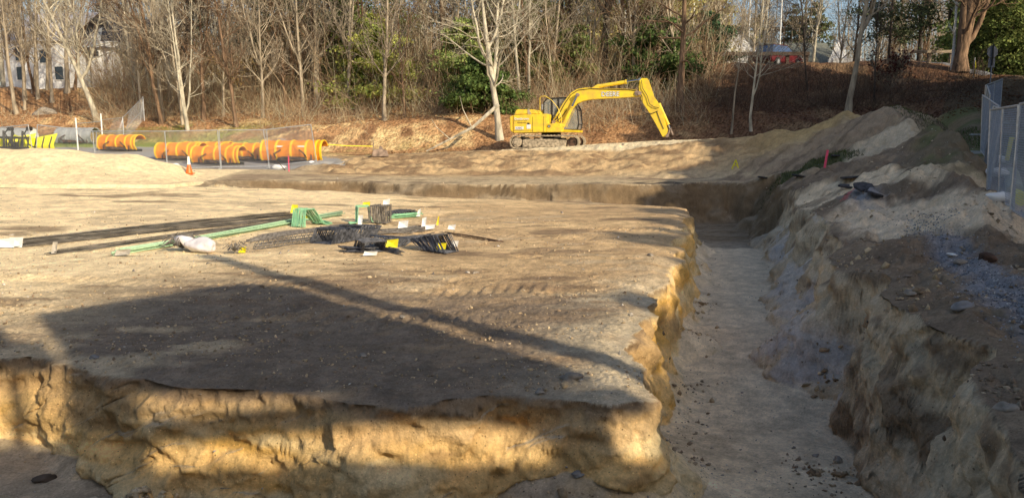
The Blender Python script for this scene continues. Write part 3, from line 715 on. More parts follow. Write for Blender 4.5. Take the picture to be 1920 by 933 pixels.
# --- named foreground trees: foot px, foot py, px at frame top, trunk radius, height, label, options
TREES = [
 (32, 215, 2, .17, 11, 'bare grey tree with a straight trunk, furthest left behind the grey plow blade', dict(nb=20, bl=3), 'bark'),
 (46, 207, 34, .12, 10, 'slim bare tree just right of the leftmost trunk, above the pale boulder', dict(nb=18, bl=2.6), 'bark'),
 (98, 192, 88, .15, 11, 'bare tree standing before the left edge of the white house wall', dict(nb=18, bl=3), 'bark'),
 (126, 174, 120, .22, 11, 'thick pale trunk in front of the middle of the white house', dict(nb=20, bl=3), 'bark'),
 (62, 176, 70, .14, 10, 'bare tree at the far left in front of the white house with mossy bark', dict(nb=18, bl=3), 'bark'),
 (183, 228, 78, .22, 12, 'large pale tree leaning left over the grey plow blades and forking into long stems', dict(nb=30, bl=4.0, stems=((3.2, 2.2, .3, .62), (3.6, .4, -.3, .5), (2.9, -2.0, .3, .45)), b_from=.35), 'bark_pale'),
 (222, 152, 196, .16, 12, 'bare tree just right of the white house leaning slightly left', dict(nb=24, bl=3.6, stems=((4, -2.0, 0, .5),)), 'bark'),
 (252, 185, 232, .22, 12, 'thick bare trunk between the white house and the hillside fence', dict(nb=24, bl=3.6), 'bark'),
 (283, 205, 258, .12, 12, 'thin bare tree left of the dark based trunk behind the plows', dict(nb=22, bl=3), 'bark_pale'),
 (304, 228, 282, .19, 12, 'bare tree with a dark shaded base behind the first orange plow', dict(nb=24, bl=3.4), 'bark'),
 (322, 212, 300, .14, 12, 'bare tree between the dark based trunk and the pale twin stems', dict(nb=22, bl=3), 'bark'),
 (352, 244, 322, .13, 11, 'pale slender tree with twin stems right behind the orange plows', dict(nb=26, bl=2.6, stems=((.6, -1.0, .1, .8), (1.2, .9, .1, .6))), 'bark_pale'),
 (428, 172, 424, .24, 12, 'stout bare trunk above the shrub with pale yellow leaves', dict(nb=26, bl=3.8, stems=((5, -2.0, .2, .5), (6, 1.6, .2, .5))), 'bark'),
 (458, 165, 448, .13, 11, 'slim trunk right beside the stout one above the yellow leaved shrub', dict(nb=20, bl=3.4), 'bark'),
 (596, 197, 592, .27, 11, 'big lone tree with a smooth trunk and wide forked limbs on the leafy slope', dict(nb=30, bl=5, b_from=.3, ang=(.8, 1.4), stems=((4.6, -2.6, .2, .6), (4.8, 2.4, .4, .55), (3.5, 3.4, .2, .35))), 'bark'),
 (794, 130, 786, .15, 11, 'brown bare trunk right of the bright green pine', dict(nb=20, bl=3), 'bark'),
 (848, 112, 848, .09, 11, 'thin pale pole like trunk between the pines', dict(nb=10, bl=2), 'bark_pale'),
 (937, 262, 905, .21, 12, 'large pale forked tree left of the excavator with long limbs reaching left', dict(nb=34, bl=5.5, b_from=.22, ang=(.8, 1.4), up=.05, stems=((3.2, .5, .2, .7), (4.6, -1.8, .1, .5), (5.4, 1.5, .1, .45))), 'bark_pale'),
 (976, 205, 958, .13, 12, 'pale forked stem directly behind the excavator cab, left one of a pair', dict(nb=18, bl=3, stems=((5, .7, 0, .7),)), 'bark_pale'),
 (991, 205, 993, .12, 12, 'straight pale stem behind the excavator cab, right one of a pair', dict(nb=16, bl=2.6), 'bark_pale'),
 (1040, 190, 1018, .08, 9, 'thin sapling behind the base of the excavator boom', dict(nb=20, bl=2.4), 'bark'),
 (1132, 132, 1142, .34, 12, 'massive crooked grey trunk with heavy limbs above the excavator boom', dict(nb=26, bl=5, b_from=.3, ang=(.8, 1.4), stems=((4.2, -2.4, .2, .5), (4.4, 2.2, .3, .45))), 'bark_dark'),
 (1276, 208, 1283, .25, 12, 'straight rough barked trunk right of the excavator arm', dict(nb=22, bl=3.6, b_from=.25, ang=(1.0, 1.6), up=0), 'bark_brown'),
 (1371, 252, 1404, .065, 9, 'thin sapling on the dark slope, left one of two right of the rough trunk', dict(nb=24, bl=2.4), 'bark'),
 (1408, 246, 1442, .085, 10, 'thin pale sapling on the dark slope beneath the red car', dict(nb=30, bl=3, stems=((2.0, .8, 0, .6),)), 'bark_pale'),
 (1580, 216, 1612, .2, 12, 'smooth grey tree forking into a Y behind the brown dirt ridge', dict(nb=26, bl=3.6, b_from=.45, stems=((4.9, 1.9, 0, .7),)), 'bark'),
 (1640, 190, 1650, .06, 6, 'thin dark sapling on the slope right of the forked tree', dict(nb=26, bl=2), 'bark_dark'),
 (1514, 170, 1500, .07, 8, 'small leaning dark tree on the slope left of the forked tree', dict(nb=26, bl=2.6), 'bark_dark'),
 (1212, 170, 1222, .07, 8, 'young bare tree standing just above the tip of the boom', dict(nb=26, bl=2.6), 'bark'),
]
seed = 100
for (bx, by, tx, r, h, lab, opt, bark) in TREES:
    seed += 1
    b, ln = lean_for(bx, by, tx, h)
    if bx == 1580: b = ((1580 - CX) / F * 46, 46, H((1580 - CX) / F * 46, 46)); ln = 1.0
    put_bare('bare_tree', lab, 'tree', (b[0], b[1], b[2] - .1), bare_tree(seed, h, r, lean=(ln, 0), **opt), bark)
# the large double tree by the road and the birch
b = hit(1800, 134)
put_bare('roadside_tree', 'huge twin trunked roadside tree with a curved limb sweeping right, left of the stop sign', 'tree', (b[0], b[1], b[2] - .1),
         bare_tree(801, 13, .46, stems=((1.2, -.15, 0, .8), (1.6, 3.3, .2, .42), (1.5, 1.0, -.2, .5)), nb=26, bl=4, b_from=.4, lean=(.9, 0)), 'bark_brown')
b = hit(1886, 150)
put_bare('birch_tree', 'slender white barked birch in front of the roadside spruces', 'tree', (b[0], b[1] + 6, b[2]), bare_tree(802, 11, .13, nb=16, bl=1.8), mat('birch_bark', (.66, .65, .60), .7, noise=.2, scale=9))
# broken limb leaning on the forked tree
a = PD(800, 279, 44.2); c = PD(935, 196, 44.4); mid = PD(885, 240, 44.1)
fb = MB(); fb.tube([(a[0], a[1], H(a[0], a[1]) + .1), mid, c], [.05, .09, .12], 6); fb.tube([mid, PD(868, 205, 43.8), PD(862, 180, 43.6)], [.04, .025, .012], 5); fb.tube([PD(845, 262, 44.1), PD(820, 240, 43.9), PD(808, 222, 43.8)], [.035, .02, .01], 5)
tag(fb.build('fallen_limb', 'bark_pale'), 'broken pale limb leaning against the forked tree left of the excavator', 'branch')
# shrubs holding dry leaves
for (bx, by, h, n, col, lab, zmax) in ((432, 190, 4.3, 2600, [(.52, .36, .13), (.60, .44, .18), (.38, .24, .09)], 'young beech shrub holding pale yellow leaves on the slope', 3.6),
                                 (1665, 172, 2.2, 700, [(.13, .045, .035), (.10, .035, .03)], 'low oak shrub holding dark red leaves on the shaded slope', 9),
                                 (535, 175, 4.5, 500, [(.42, .26, .10)], 'tangled bare shrub with a few tan leaves left of the big lone tree', 9),
                                 (690, 60, 6.5, 300, [(.45, .22, .09)], 'vine covered shrub between the lone tree and the bright pine', 9)):
    b = hit(bx, by)
    seed += 1
    put_bare('shrub', lab, 'shrub', b, bare_tree(seed, h, .05, nb=46, bl=h * .55, b_from=.02, ang=(.3, .9), stems=((.1, -1.2, .2, .9), (.1, 1.3, .1, .9), (.1, .5, -.8, .8))), 'bark', leaves=(n, .10, col, .12, zmax))
# --- background bare trees: copies of six kinds
protos = []
for k in range(6):
    protos.append((bare_tree(300 + k, 13 + k % 3, .13 + .03 * (k % 3), nb=30, bl=4.2, b_from=.2, tw=(6, 7), rmin=.012, stems=((4 + k % 3, (-1) ** k * 1.8, .5, .55),)), ('bark', 'bark_dark', 'bark', 'bark_brown', 'bark', 'bark_pale')[k]))
base = []
g = np.random.default_rng(5)
spots = []
for i in range(156):
    px = -40 + i * 12.8 + g.uniform(-9, 9); d = g.uniform(60, 98)
    if px > 1290: d = g.uniform(76, 104)
    if i % 3 == 0 and 230 < px < 1290: d = g.uniform(52, 60)
    if 1290 < px < 1640 and g.random() < .5: continue
    if px < 250: d = g.uniform(66, 71) if g.random() < .25 else g.uniform(84, 98)
    spots.append((px, d))
for i, (px, d) in enumerate(spots):
    x = (px - CX) / F * d; k = i % 6
    if i < 6: o = put_bare('woodland_tree', 'one of the bare woodland trees crowding the ridge behind the slope', 'tree', (0, 0, 0), protos[k][0], protos[k][1], group='bare woodland trees on the ridge'); base.append(o)
    else: o = copy_tree(base[k])
    o.location = (x, d, H(x, d) - .1); o.rotation_euler = (g.normal() * .06, g.normal() * .06, g.uniform(0, 6.28)); s = g.uniform(.75, 1.25); o.scale = (s, s, s)
# --- conifers
def pine_at(px, py, d, h, w, n, col, lab, size=.15, **kw):
    global seed; seed += 1
    if d < 66 and size > .12: size = .115; n = int(n * 1.5)
    elif size == .15: size = .13
    x = (px - CX) / F * d
    return put_conifer('pine_tree', lab, 'tree', (x, d, H(x, d) - .1), conifer(seed, h, w, n, col, size=size, **kw), rz=seed)
G1 = (.38, .50, .12); G2 = (.24, .34, .11); G3 = (.08, .115, .06); G4 = (.40, .42, .16)
pine_at(708, 165, 57.5, 6.4, 2.9, 26000, G1, 'bright sunlit young pine right of the big lone tree', size=.12, base=.02, power=.45)
pine_at(662, 100, 63, 8, 2.8, 12000, G2, 'darker young pine behind the bright sunlit one')
pine_at(735, 20, 66, 12, 4.2, 7000, G2, 'tall grey green pine rising over the bright young pine', power=.6)
pine_at(875, 160, 56, 6.0, 2.6, 11000, G2, 'mid green pine behind the limbs of the forked tree', base=.02, power=.5)
pine_at(915, 160, 52, 4.2, 2.2, 11000, (.10, .17, .05), 'low green pine at the foot of the forked tree', base=.02, power=.5)
pine_at(1010, 150, 58, 6.4, 2.6, 9000, (.12, .17, .05), 'green pine behind the pale stems and the excavator cab', base=.02, power=.5)
pine_at(1075, 150, 57, 4.6, 2.2, 7000, G2, 'green pine behind the rise of the excavator boom', base=.02, power=.5)
pine_at(1222, 140, 56, 5.6, 3.0, 17000, (.09, .16, .05), 'rounded dark green pine above the tip of the boom', base=.02, power=.4)
pine_at(1315, 120, 62, 4.2, 2.1, 10000, (.06, .12, .06), 'low blue green pine beside the white garage', base=.02, power=.5)
pine_at(1190, 60, 68, 13, 4.5, 15000, G4, 'tall olive pine behind the rounded dark pine', power=.6)
pine_at(1255, 60, 70, 13, 4.5, 15000, G4, 'tall olive pine between the rough trunk and the boom', power=.6)
pine_at(1330, 40, 112, 17, 5, 13000, G4, 'distant sunlit pine rising behind the white garage', power=.7, size=.22)
pine_at(1405, 40, 122, 13.0, 4, 9000, G4, 'distant pine over the garage roof, narrower than its neighbour', power=.7, size=.22)
pine_at(1475, 40, 120, 14.5, 4.5, 9000, (.12, .16, .07), 'distant pine left of centre over the long grey roof', power=.7, size=.22)
pine_at(1510, 40, 116, 14.5, 4.5, 9000, (.12, .16, .07), 'distant pine right of centre over the long grey roof', power=.7, size=.22)
pine_at(1648, 20, 78, 15, 5, 6500, G3, 'tall dark pine with layered boughs behind the forked Y tree', base=.25, power=.5, open_=.2, nb=46)
pine_at(1755, 90, 72, 14, 4.0, 4500, G3, 'dark pine with a bare lower trunk behind the leafy slope', base=.3, power=.5, r=.3, open_=.3, nb=40)
pine_at(560, 40, 70, 13, 4, 14000, G3, 'dark spruce in the woods left of the big lone tree', power=.6)
pine_at(628, 40, 72, 13, 4, 14000, G3, 'dark spruce in the woods just right of the big lone tree', power=.6)
pine_at(490, 30, 78, 14, 4, 12000, G3, 'dark spruce deep in the woods above the yellow leaved shrub', power=.6)
pine_at(372, 40, 80, 13, 4, 10000, G3, 'dark spruce deep in the woods behind the twin pale stems', power=.6)
pine_at(948, 40, 76, 13, 4, 12000, G2, 'tall green pine behind the top of the forked tree', power=.6)
pine_at(838, 40, 82, 14, 4, 9000, G3, 'distant dark pine in the gap between the pale pole trunk and the brown trunk', power=.6, open_=.3)
pine_at(1085, 40, 74, 13, 4, 12000, G4, 'tall olive pine behind the massive crooked trunk', power=.6)
for (px, d, h, lab) in ((1868, 58, 12, 'sunlit spruce behind the stop sign'), (1905, 60, 13, 'sunlit spruce right of the white birch'), (1840, 64, 12, 'dark spruce between the twin trunked tree and the stop sign'), (1950, 58, 12, 'spruce at the right edge of the picture'), (1800, 70, 12, 'dark spruce hidden behind the twin trunked tree')):
    pine_at(px, 100, d, h, 3.6, 15000, (.12, .17, .05) if 'sunlit' in lab else G2, lab, droop=-.05, base=.03, size=.16)
# --- brush and twigs on the slope (nobody could count them)
def brush(name, n, pxr, tr_, L, col, seed, rad=.009, up=.05, lab=''):
    g = np.random.default_rng(seed)
    px = g.uniform(*pxr, n); c = [np.interp(px, HPX, [h[k] for h in HT]) for k in range(4)]
    t = g.uniform(*tr_, n); y = c[0] + (c[2] - c[0]) * t; x = (px - CX) / F * y
    dens = fbm(x * .35, y * .35, seed % 5, 3); keep = dens + g.uniform(-.7, .7, n) > -.1; x, y = x[keep], y[keep]; n = len(x)
    z = Hn(x, y); d = g.normal(size=(n, 3)) * np.array([.5, .5, .3]); d[:, 2] = np.abs(d[:, 2]) + .55; d /= np.linalg.norm(d, axis=-1, keepdims=True)
    K = 6; p = np.stack([x, y, z - .05], -1); out = np.empty((n, K, 3)); out[:, 0] = p; ln = L * g.uniform(.3, 1.2, n)
    dz = g.normal(size=n) * .18 + up
    for s in range(1, K):
        d = d + g.normal(size=(n, 3)) * .2; d[:, 2] += dz; d /= np.linalg.norm(d, axis=-1, keepdims=True); p = p + d * (ln / (K - 1))[:, None]; out[:, s] = p
    rr = (rad * (.6 + g.random(n)))[:, None] * (1 - .6 * np.linspace(0, 1, K))[None]
    V, Fq = tubesN(out, rr, 3)
    p2, r2 = grow(g, out, rr, n * 2, .2, .95, L * .4, (.4, 1.1), 4, .03, .25, .7, .004)
    V2, F2 = tubesN(p2, r2, 3); VV, FF = join([(V, Fq), (V2, F2)])
    cc = np.array(col)[g.integers(0, len(col), n)] * (1 + .3 * g.normal(size=(n, 1)).clip(-1.5, 1.5))
    c3 = np.concatenate([np.repeat(cc, K * 3, 0), np.repeat(np.array(col)[g.integers(0, len(col), 2 * n)], 12, 0)])
    o = quads_obj(name, VV, FF, 'twig', None, np.clip(c3, .01, .6)); tag(o, lab, 'brush', None, 'stuff'); return o
TW = [(.50, .38, .24), (.38, .27, .16), (.28, .17, .10), (.58, .48, .32)]
brush('undergrowth', 4200, (190, 660), (.25, 1.15), 2.6, TW, 21, lab='tangle of bare tan twigs on the upper left slope')
brush('undergrowth', 2200, (-60, 700), (.05, .6), 1.2, TW, 22, lab='low dry stems poking through leaves on the left slope')
brush('undergrowth', 2600, (640, 1000), (.3, 1.2), 2.2, TW, 23, lab='bare tan twigs among the green pines')
brush('undergrowth', 4200, (985, 1330), (.12, 1.1), 2.4, TW, 24, lab='dense bare vines and twigs behind the excavator')
brush('undergrowth', 11000, (200, 1340), (.5, 1.6), 6.0, TW, 27, rad=.014, up=.1, lab='tall bare saplings and vines standing among the pines')
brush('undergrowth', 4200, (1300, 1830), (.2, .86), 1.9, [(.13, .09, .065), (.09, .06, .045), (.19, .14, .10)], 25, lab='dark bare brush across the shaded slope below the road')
# far-off wood that reads as one mass
def far_wood():
    g = np.random.default_rng(31); n = 1500
    px = g.uniform(-200, 2100, n); d = g.uniform(100, 135, n)
    m = ~((px > 1385) & (px < 1625) & (g.random(n) < .6)); px, d = px[m], d[m]; n = len(px)
    x = (px - CX) / F * d; z = Hn(x, d)
    K = 6; h = g.uniform(9, 15.5, n); t = np.linspace(0, 1, K)[None]
    p = np.stack([x[:, None] + np.cumsum(g.normal(size=(n, K)), 1) * .18, d[:, None] + 0 * t, z[:, None] + h[:, None] * t], -1)
    r = (g.uniform(.05, .16, n))[:, None] * (1 - .8 * t)
    V, Fq = tubesN(p, r, 4)
    p2, r2 = grow(g, p, r, n * 9, .15, .95, 4.5, (.5, 1.2), 4, .1, .2, .5, .02)
    p3, r3 = grow(g, p2, r2, n * 18, .2, 1, 2.2, (.5, 1.2), 3, .05, .2, .6, .016)
    VV, FF = join([(V, Fq), tubesN(p2, r2, 3), tubesN(p3, r3, 3)])
    c = np.tile(np.array((.36, .29, .20)), (len(VV), 1)) * (1 + .3 * fbm(VV[:, 0] * .2, VV[:, 2] * .2, 2, 3))[:, None]
    tag(quads_obj('distant_woods', VV, FF, 'twig', None, np.clip(c, .02, .5)), 'far off bare woodland behind the houses', 'woods', None, 'stuff')
far_wood()
# fallen leaves and clods
def scatter_leaves():
    g = np.random.default_rng(41); n = 42000
    px = g.uniform(-80, 1900, n); c = [np.interp(px, HPX, [h[k] for h in HT]) for k in range(4)]
    t = g.uniform(-.08, .9, n) ; y = c[0] + (c[2] - c[0]) * t; x = (px - CX) / F * y; y2 = y
    keep = ~((x < -8) & (y < 49.5)); x, y = x[keep], y[keep]
    z = Hn(x, y) + g.uniform(.0, .06, len(x))
    V, Fq, c = cards(np.stack([x, y, z], -1), .085, g, [(.48, .25, .11), (.60, .40, .20), (.36, .18, .09), (.66, .50, .30), (.25, .13, .08)], .3, flat=True)
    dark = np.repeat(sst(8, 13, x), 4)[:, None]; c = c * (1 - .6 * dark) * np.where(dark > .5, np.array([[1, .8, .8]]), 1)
    tag(quads_obj('fallen_leaves', V, Fq, 'leaves', None, c, smooth=False), 'brown and orange fallen leaves covering the slope', 'leaves', None, 'stuff')
scatter_leaves()
icos = [MB().lump((0, 0, 0), (1, 1, 1), 1, .55, k) for k in range(8)]; IVS = np.array([i.v for i in icos]); IVS *= np.random.default_rng(9).uniform(.78, 1.12, IVS.shape[:2])[..., None]; IF = np.array(icos[0].f); IV = IVS[0]
def lumps(name, x, y, s, col, m, lab, cat, sink=.55, seed=1, flat=.75):
    g = np.random.default_rng(seed); n = len(x); z = Hn(x, y)
    a = g.uniform(0, 6.28, n); ca, sa = np.cos(a)[:, None], np.sin(a)[:, None]
    sc3 = s[:, None] * g.uniform(.7, 1.3, (n, 3)); sc3[:, 2] *= flat
    L = IVS[g.integers(0, 8, n)] * sc3[:, None, :]; Xr = L[..., 0] * ca - L[..., 1] * sa; Yr = L[..., 0] * sa + L[..., 1] * ca
    V = np.stack([Xr + x[:, None], Yr + y[:, None], L[..., 2] + (z + s * (flat - sink))[:, None]], -1).reshape(-1, 3)
    Fq = (IF[None] + (np.arange(n) * len(IV))[:, None, None]).reshape(-1, 3)
    c = np.array(col)[g.integers(0, len(col), n)] * (1 + .25 * g.normal(size=(n, 1)).clip(-1.5, 1.5))
    tag(quads_obj(name, V, Fq, m, None, np.clip(np.repeat(c, len(IV), 0), .01, .7), smooth=False), lab, cat, None, 'stuff')
g = np.random.default_rng(51)
def near_pts(n, y0, y1, u0=-.72, u1=.72):
    y = y0 * (y1 / y0) ** g.random(n); return g.uniform(u0, u1, n) * y, y
x, y = near_pts(4200, 5, 34); _, dp, do, _ = terrain(x, y)
cl = fbm(x * .7, y * .7, 2, 3)
k = (cl + g.uniform(-.6, .6, len(x)) > 0.05); x, y, dp, do = x[k], y[k], dp[k], do[k]
lumps('pebbles', x, y, g.uniform(.004, .011, len(x)) * (1 + (g.random(len(x)) < .05) * 1.5) * (1 + y * .03), [(.42, .38, .32), (.34, .30, .26), (.50, .46, .40), (.26, .23, .2)], 'stone', 'small pale pebbles strewn over the bare soil', 'pebbles', seed=2)
# clods under walls and on the right bank
x, y = near_pts(16000, 4.6, 32, -.2, .72); _, dp, do, _ = terrain(x, y)
cl = fbm(x * 1.1, y * 1.1, 4, 4)
k = ((do > -1.1) & (do < .1) | ((dp > .1) & (dp < .8))) & (do < 3) & (cl + g.uniform(-.5, .5, len(x)) > .42)
k |= (do > 0) & (do < 3.5) & (y < 30) & (cl + g.uniform(-.5, .5, len(x)) > .32)
k &= dp > .1
x, y = x[k], y[k]
lumps('soil_clods', x, y, (.005 + .019 * g.random(len(x)) ** 2.2) * (1 + y * .03), [(.30, .24, .17), (.38, .31, .22), (.22, .17, .12)], 'soil', 'crumbled dark soil clods on the trench slopes', 'soil', seed=3)
x, y = near_pts(9000, 5.2, 24); _, dp, do, _ = terrain(x, y)
k = (((dp > .3) & (dp < .75)) | ((do < -.25) & (do > -.8) & (x > 1.5)) | ((do > 0) & (do < 2.5) & (x > 2.5) & (y < 14))) & (fbm(x * .9, y * .9, 3, 3) + g.uniform(-.4, .4, len(x)) > .22); x, y = x[k], y[k]
lumps('soil_clods', x, y, (.012 + .045 * g.random(len(x)) ** 3), [(.36, .28, .18), (.26, .19, .12), (.44, .34, .21)], 'soil', 'fallen earth lumps along the foot of the cut walls', 'soil', seed=8)
# gravel strip
y = 4 * (13 / 4) ** g.random(5200); x = np.interp(y, [3, 6, 8, 11, 14], [3.9, 4.35, 5.1, 6.2, 7.2]) + g.normal(size=len(y)) * .2
lumps('crushed_stone', x, y, g.uniform(.006, .014, len(x)), [(.26, .26, .27), (.36, .36, .36), (.18, .18, .19)], 'stone', 'strip of grey crushed stone along the right hand fence', 'gravel', seed=4)
x, y = near_pts(15000, 6.2, 20); _, dp, do, _ = terrain(x, y); cl = fbm(x * .8, y * 1.4, 1, 3)
k = (dp < -.05) & (cl + g.uniform(-.6, .6, len(x)) > .1); x, y = x[k], y[k]
lumps('soil_clods', x, y, (.004 + .014 * g.random(len(x)) ** 3) * (1 + y * .03), [(.40, .30, .18), (.52, .40, .25), (.28, .2, .13)], 'soil', 'small soil crumbs strewn over the flat ground', 'soil', seed=6)
n = 900; x = -2.75 + g.normal(size=n) * .3; y = 5.55 + g.normal(size=n) * .16
lumps('soil_clods', x, y, g.uniform(.01, .034, n), [(.56, .45, .29), (.48, .38, .24), (.62, .51, .34)], 'soil', 'heap of crumbled sandy clods at the near edge', 'soil', seed=5)
# grass tufts
def grass(name, cx, cy, sx, sy, n, col, lab, hgt=.12):
    g = np.random.default_rng(int(abs(cx) * 10)); x = cx + g.uniform(-1, 1, n) * sx; y = cy + g.uniform(-1, 1, n) * sy
    z = Hn(x, y); a = g.uniform(0, 6.28, n); w = .012; h = hgt * g.uniform(.5, 1.3, n); lx, ly = g.normal(size=n) * .05, g.normal(size=n) * .05
    V = np.stack([np.stack([x - np.cos(a) * w, y - np.sin(a) * w, z], -1), np.stack([x + np.cos(a) * w, y + np.sin(a) * w, z], -1), np.stack([x + lx, y + ly, z + h], -1)], 1).reshape(-1, 3)
    c = np.repeat(np.array(col)[g.integers(0, len(col), n)], 3, 0)
    tag(quads_obj(name, V, np.arange(3 * n).reshape(-1, 3), 'leaves', None, c, smooth=False), lab, 'grass', None, 'stuff')
grass('grass', 11.4, 29.5, 1.6, 1.2, 2500, [(.07, .10, .03), (.10, .11, .05)], 'dark grass patch beside the pink stake')
grass('grass', 17.3, 28, 1.6, 5, 6000, [(.07, .12, .03), (.13, .11, .06)], 'grassy verge between the dirt ridge and the right fence', .1)
grass('grass', -29.5, 52.5, 7, 3, 14000, [(.20, .30, .06), (.28, .30, .09)], 'sunlit lawn around the grey plow blades', .12)
# ------------------------------------------------------------------ excavator
def excavator():
    gx_, gy_ = PD(958, 278, 40.6)[:2]
    ex = thing('excavator', 'yellow tracked excavator with its bucket off, arm resting on the dirt bank', 'excavator', (gx_ - .05, gy_ + .05, 1.04), R(-14))
    W = 2.5
    # pixel helper of the close view -> metres
    q = lambda zx, zy: ((zx - 190) / 187.6, (797 - zy) / 187.6)
    def pr(name, pts, y0, y1, m, bev=.02, parent=ex):
        b = MB(); b.prism([q(*p) for p in pts][::-1], y0, y1); return b.build(name, M[m], parent, bevel=bev)
    # tracks
    for (y0, y1) in ((0, .55), (1.95, 2.5)):
        tk = MB(); L = 3.62; r = .34; path = []
        for i in range(17): a = math.pi / 2 + math.pi * i / 16; path.append((r + math.cos(a) * r, r + math.sin(a) * r))
        for i in range(17): a = -math.pi / 2 + math.pi * i / 16; path.append((L - r + math.cos(a) * r, r + math.sin(a) * r))
        ring = path; n = len(ring); inner = []
        for (px, pz) in ring:
            cxx = min(max(px, r), L - r); dx, dz = px - cxx, pz - r; k = (r - .05) / r; inner.append((cxx + dx * k, r + dz * k))
        vs = [(p[0], y, p[1]) for y in (y0, y1) for p in ring] + [(p[0], y, p[1]) for y in (y0, y1) for p in inner]
        fs = []
        for i in range(n):
            j = (i + 1) % n; fs += [(i, j, n + j, n + i), (2 * n + i, 3 * n + i, 3 * n + j, 2 * n + j), (i, 2 * n + i, 2 * n + j, j), (n + i, n + j, 3 * n + j, 3 * n + i)]
        tk.add(vs, fs)
        t = tk.build('track', M['dusty'], ex)
        sh = MB(); per = 2 * (L - 2 * r) + 2 * math.pi * r; ns = 44
        for i in range(ns):
            s = per * i / ns
            if s < L - 2 * r: c, a = (r + s, 2 * r), 0
            elif s < L - 2 * r + math.pi * r: th = math.pi / 2 - (s - (L - 2 * r)) / r; c, a = (L - r + math.cos(th) * r, r + math.sin(th) * r), math.pi / 2 - th
            elif s < 2 * (L - 2 * r) + math.pi * r: c, a = (L - r - (s - (L - 2 * r) - math.pi * r), 0), 0
            else: th = -math.pi / 2 - (s - 2 * (L - 2 * r) - math.pi * r) / r; c, a = (r + math.cos(th) * r, r + math.sin(th) * r), math.pi / 2 - th
            sh.box((c[0], (y0 + y1) / 2, c[1]), (.15, y1 - y0 + .02, .03), Matrix.Rotation(a, 3, 'Y'))
            sh.box((c[0], (y0 + y1) / 2, c[1]), (.02, y1 - y0 + .02, .075), Matrix.Rotation(a, 3, 'Y'))
        sh.build('track_shoe', M['dusty'], t)
        ym = (y0 + y1) / 2
        fr = MB(); fr.prism([(.66, .07), (2.95, .07), (3.0, .44), (2.3, .50), (.9, .50), (.66, .44)], y0 + .02, y1 - .02); fr.build('track_frame', M['dusty'], ex, bevel=.02)
        fy = y0 - .0 if y0 == 0 else y0 + .02
        w = MB(); w.cyl((.37, y0 + .03, .34), (.37, y1 - .03, .34), .255, 20); w.cyl((.37, y0 + .0, .34), (.37, y0 + .03, .34), .17, 16); w.build('drive_sprocket', M['dusty'], ex)
        w = MB(); w.cyl((3.27, y0 + .04, .34), (3.27, y1 - .04, .34), .24, 20); w.build('idler_wheel', M['rust'], ex)
        for k in range(6): w = MB(); w.cyl((.85 + k * .4, y0 + .04, .13), (.85 + k * .4, y1 - .04, .13), .085, 10); w.build('roller', M['rust'], ex)
        w = MB(); w.cyl((1.65, y0 + .08, .55), (1.65, y1 - .08, .55), .07, 10); w.build('carrier_roller', M['dusty'], ex)
    u = MB(); u.box((1.9, 1.25, .42), (1.5, 1.5, .3)); u.build('undercarriage', M['black'], ex, bevel=.03)
    u = MB(); u.cyl((1.95, 1.25, .55), (1.95, 1.25, .84), .52, 28); u.build('turntable', M['black'], ex)
    # house
    pr('counterweight', [(183, 490), (222, 472), (222, 645), (205, 640), (185, 610)], .03, 2.47, 'yellow', .05)
    pr('engine_housing', [(222, 474), (556, 462), (556, 640), (222, 645)], .02, 2.45, 'yellow', .03)
    pr('engine_hood', [(222, 470), (236, 428), (262, 417), (430, 420), (452, 440), (466, 464)], .18, 2.25, 'yellow', .04)
    pr('exhaust_shroud', [(358, 420), (378, 420), (398, 466), (362, 466)], .16, .176, 'dusty', 0)
    pr('deck', [(556, 556), (690, 552), (690, 638), (556, 640)], .02, 1.1, 'yellow', .02)
    pr('cab_floor', [(660, 612), (840, 618), (838, 640), (660, 636)], .9, 2.42, 'yellow_old', .01)
    for (a_, b_) in (((222, 560), (222, 640)),): pass
    sm = MB()
    for zx in (417, 524): sm.box((q(zx, 0)[0], .013, 1.25), (.012, .008, .78))
    sm.box((q(320, 0)[0], .012, q(0, 620)[1]), (1.0, .008, .012)); sm.build('panel_seam', M['black'], ex)
    # cab
    CY0, CY1 = 1.25, 2.42
    cabp = [q(480, 590), q(478, 345), q(510, 308), q(700, 300), q(770, 325), q(820, 420), q(832, 560), q(818, 612), q(560, 612)]
    inner = MB(); inner.prism(cabp[::-1], CY0, CY1); inner.build('cab', M['glass'], ex)
    fr = MB(); n = len(cabp)
    for yy in (CY0, CY1):
        for i in range(n): a, b_ = cabp[i], cabp[(i + 1) % n]; fr.tube([(a[0], yy, a[1]), (b_[0], yy, b_[1])], .035, 5)
    for (zx) in (560, 625): a = q(zx, 305); fr.box((a[0], CY0 - .01, (a[1] + 1.0) / 2 + .0), (.10, .03, a[1] - 1.0))
    for p in cabp: fr.tube([(p[0], CY0, p[1]), (p[0], CY1, p[1])], .03, 5)
    fr.build('cab_frame', M['black'], ex)
    rf = MB(); rf.prism([q(505, 312), q(512, 300), q(700, 294), q(765, 318), q(760, 326), q(700, 306)][::-1], CY0 - .02, CY1 + .02); rf.build('cab_roof', M['black'], ex)
    st = MB(); st.box((2.3, 1.85, 1.45), (.45, .5, .12)); st.box((2.1, 1.85, 1.8), (.12, .48, .7)); st.build('seat', M['black'], ex, bevel=.03)
    hr = MB(); hr.tube([(q(478, 455)[0], .3, q(0, 455)[1]), (q(476, 310)[0], .3, q(0, 310)[1]), (q(490, 294)[0], .3, q(0, 294)[1]), (q(530, 292)[0], .3, q(0, 292)[1]), (q(590, 330)[0], .32, q(0, 330)[1]), (q(650, 400)[0], .34, q(0, 400)[1]), (q(690, 500)[0], .34, q(0, 500)[1]), (q(690, 550)[0], .34, q(0, 550)[1])], .02, 6)
    hr.build('handrail', M['yellow'], ex)
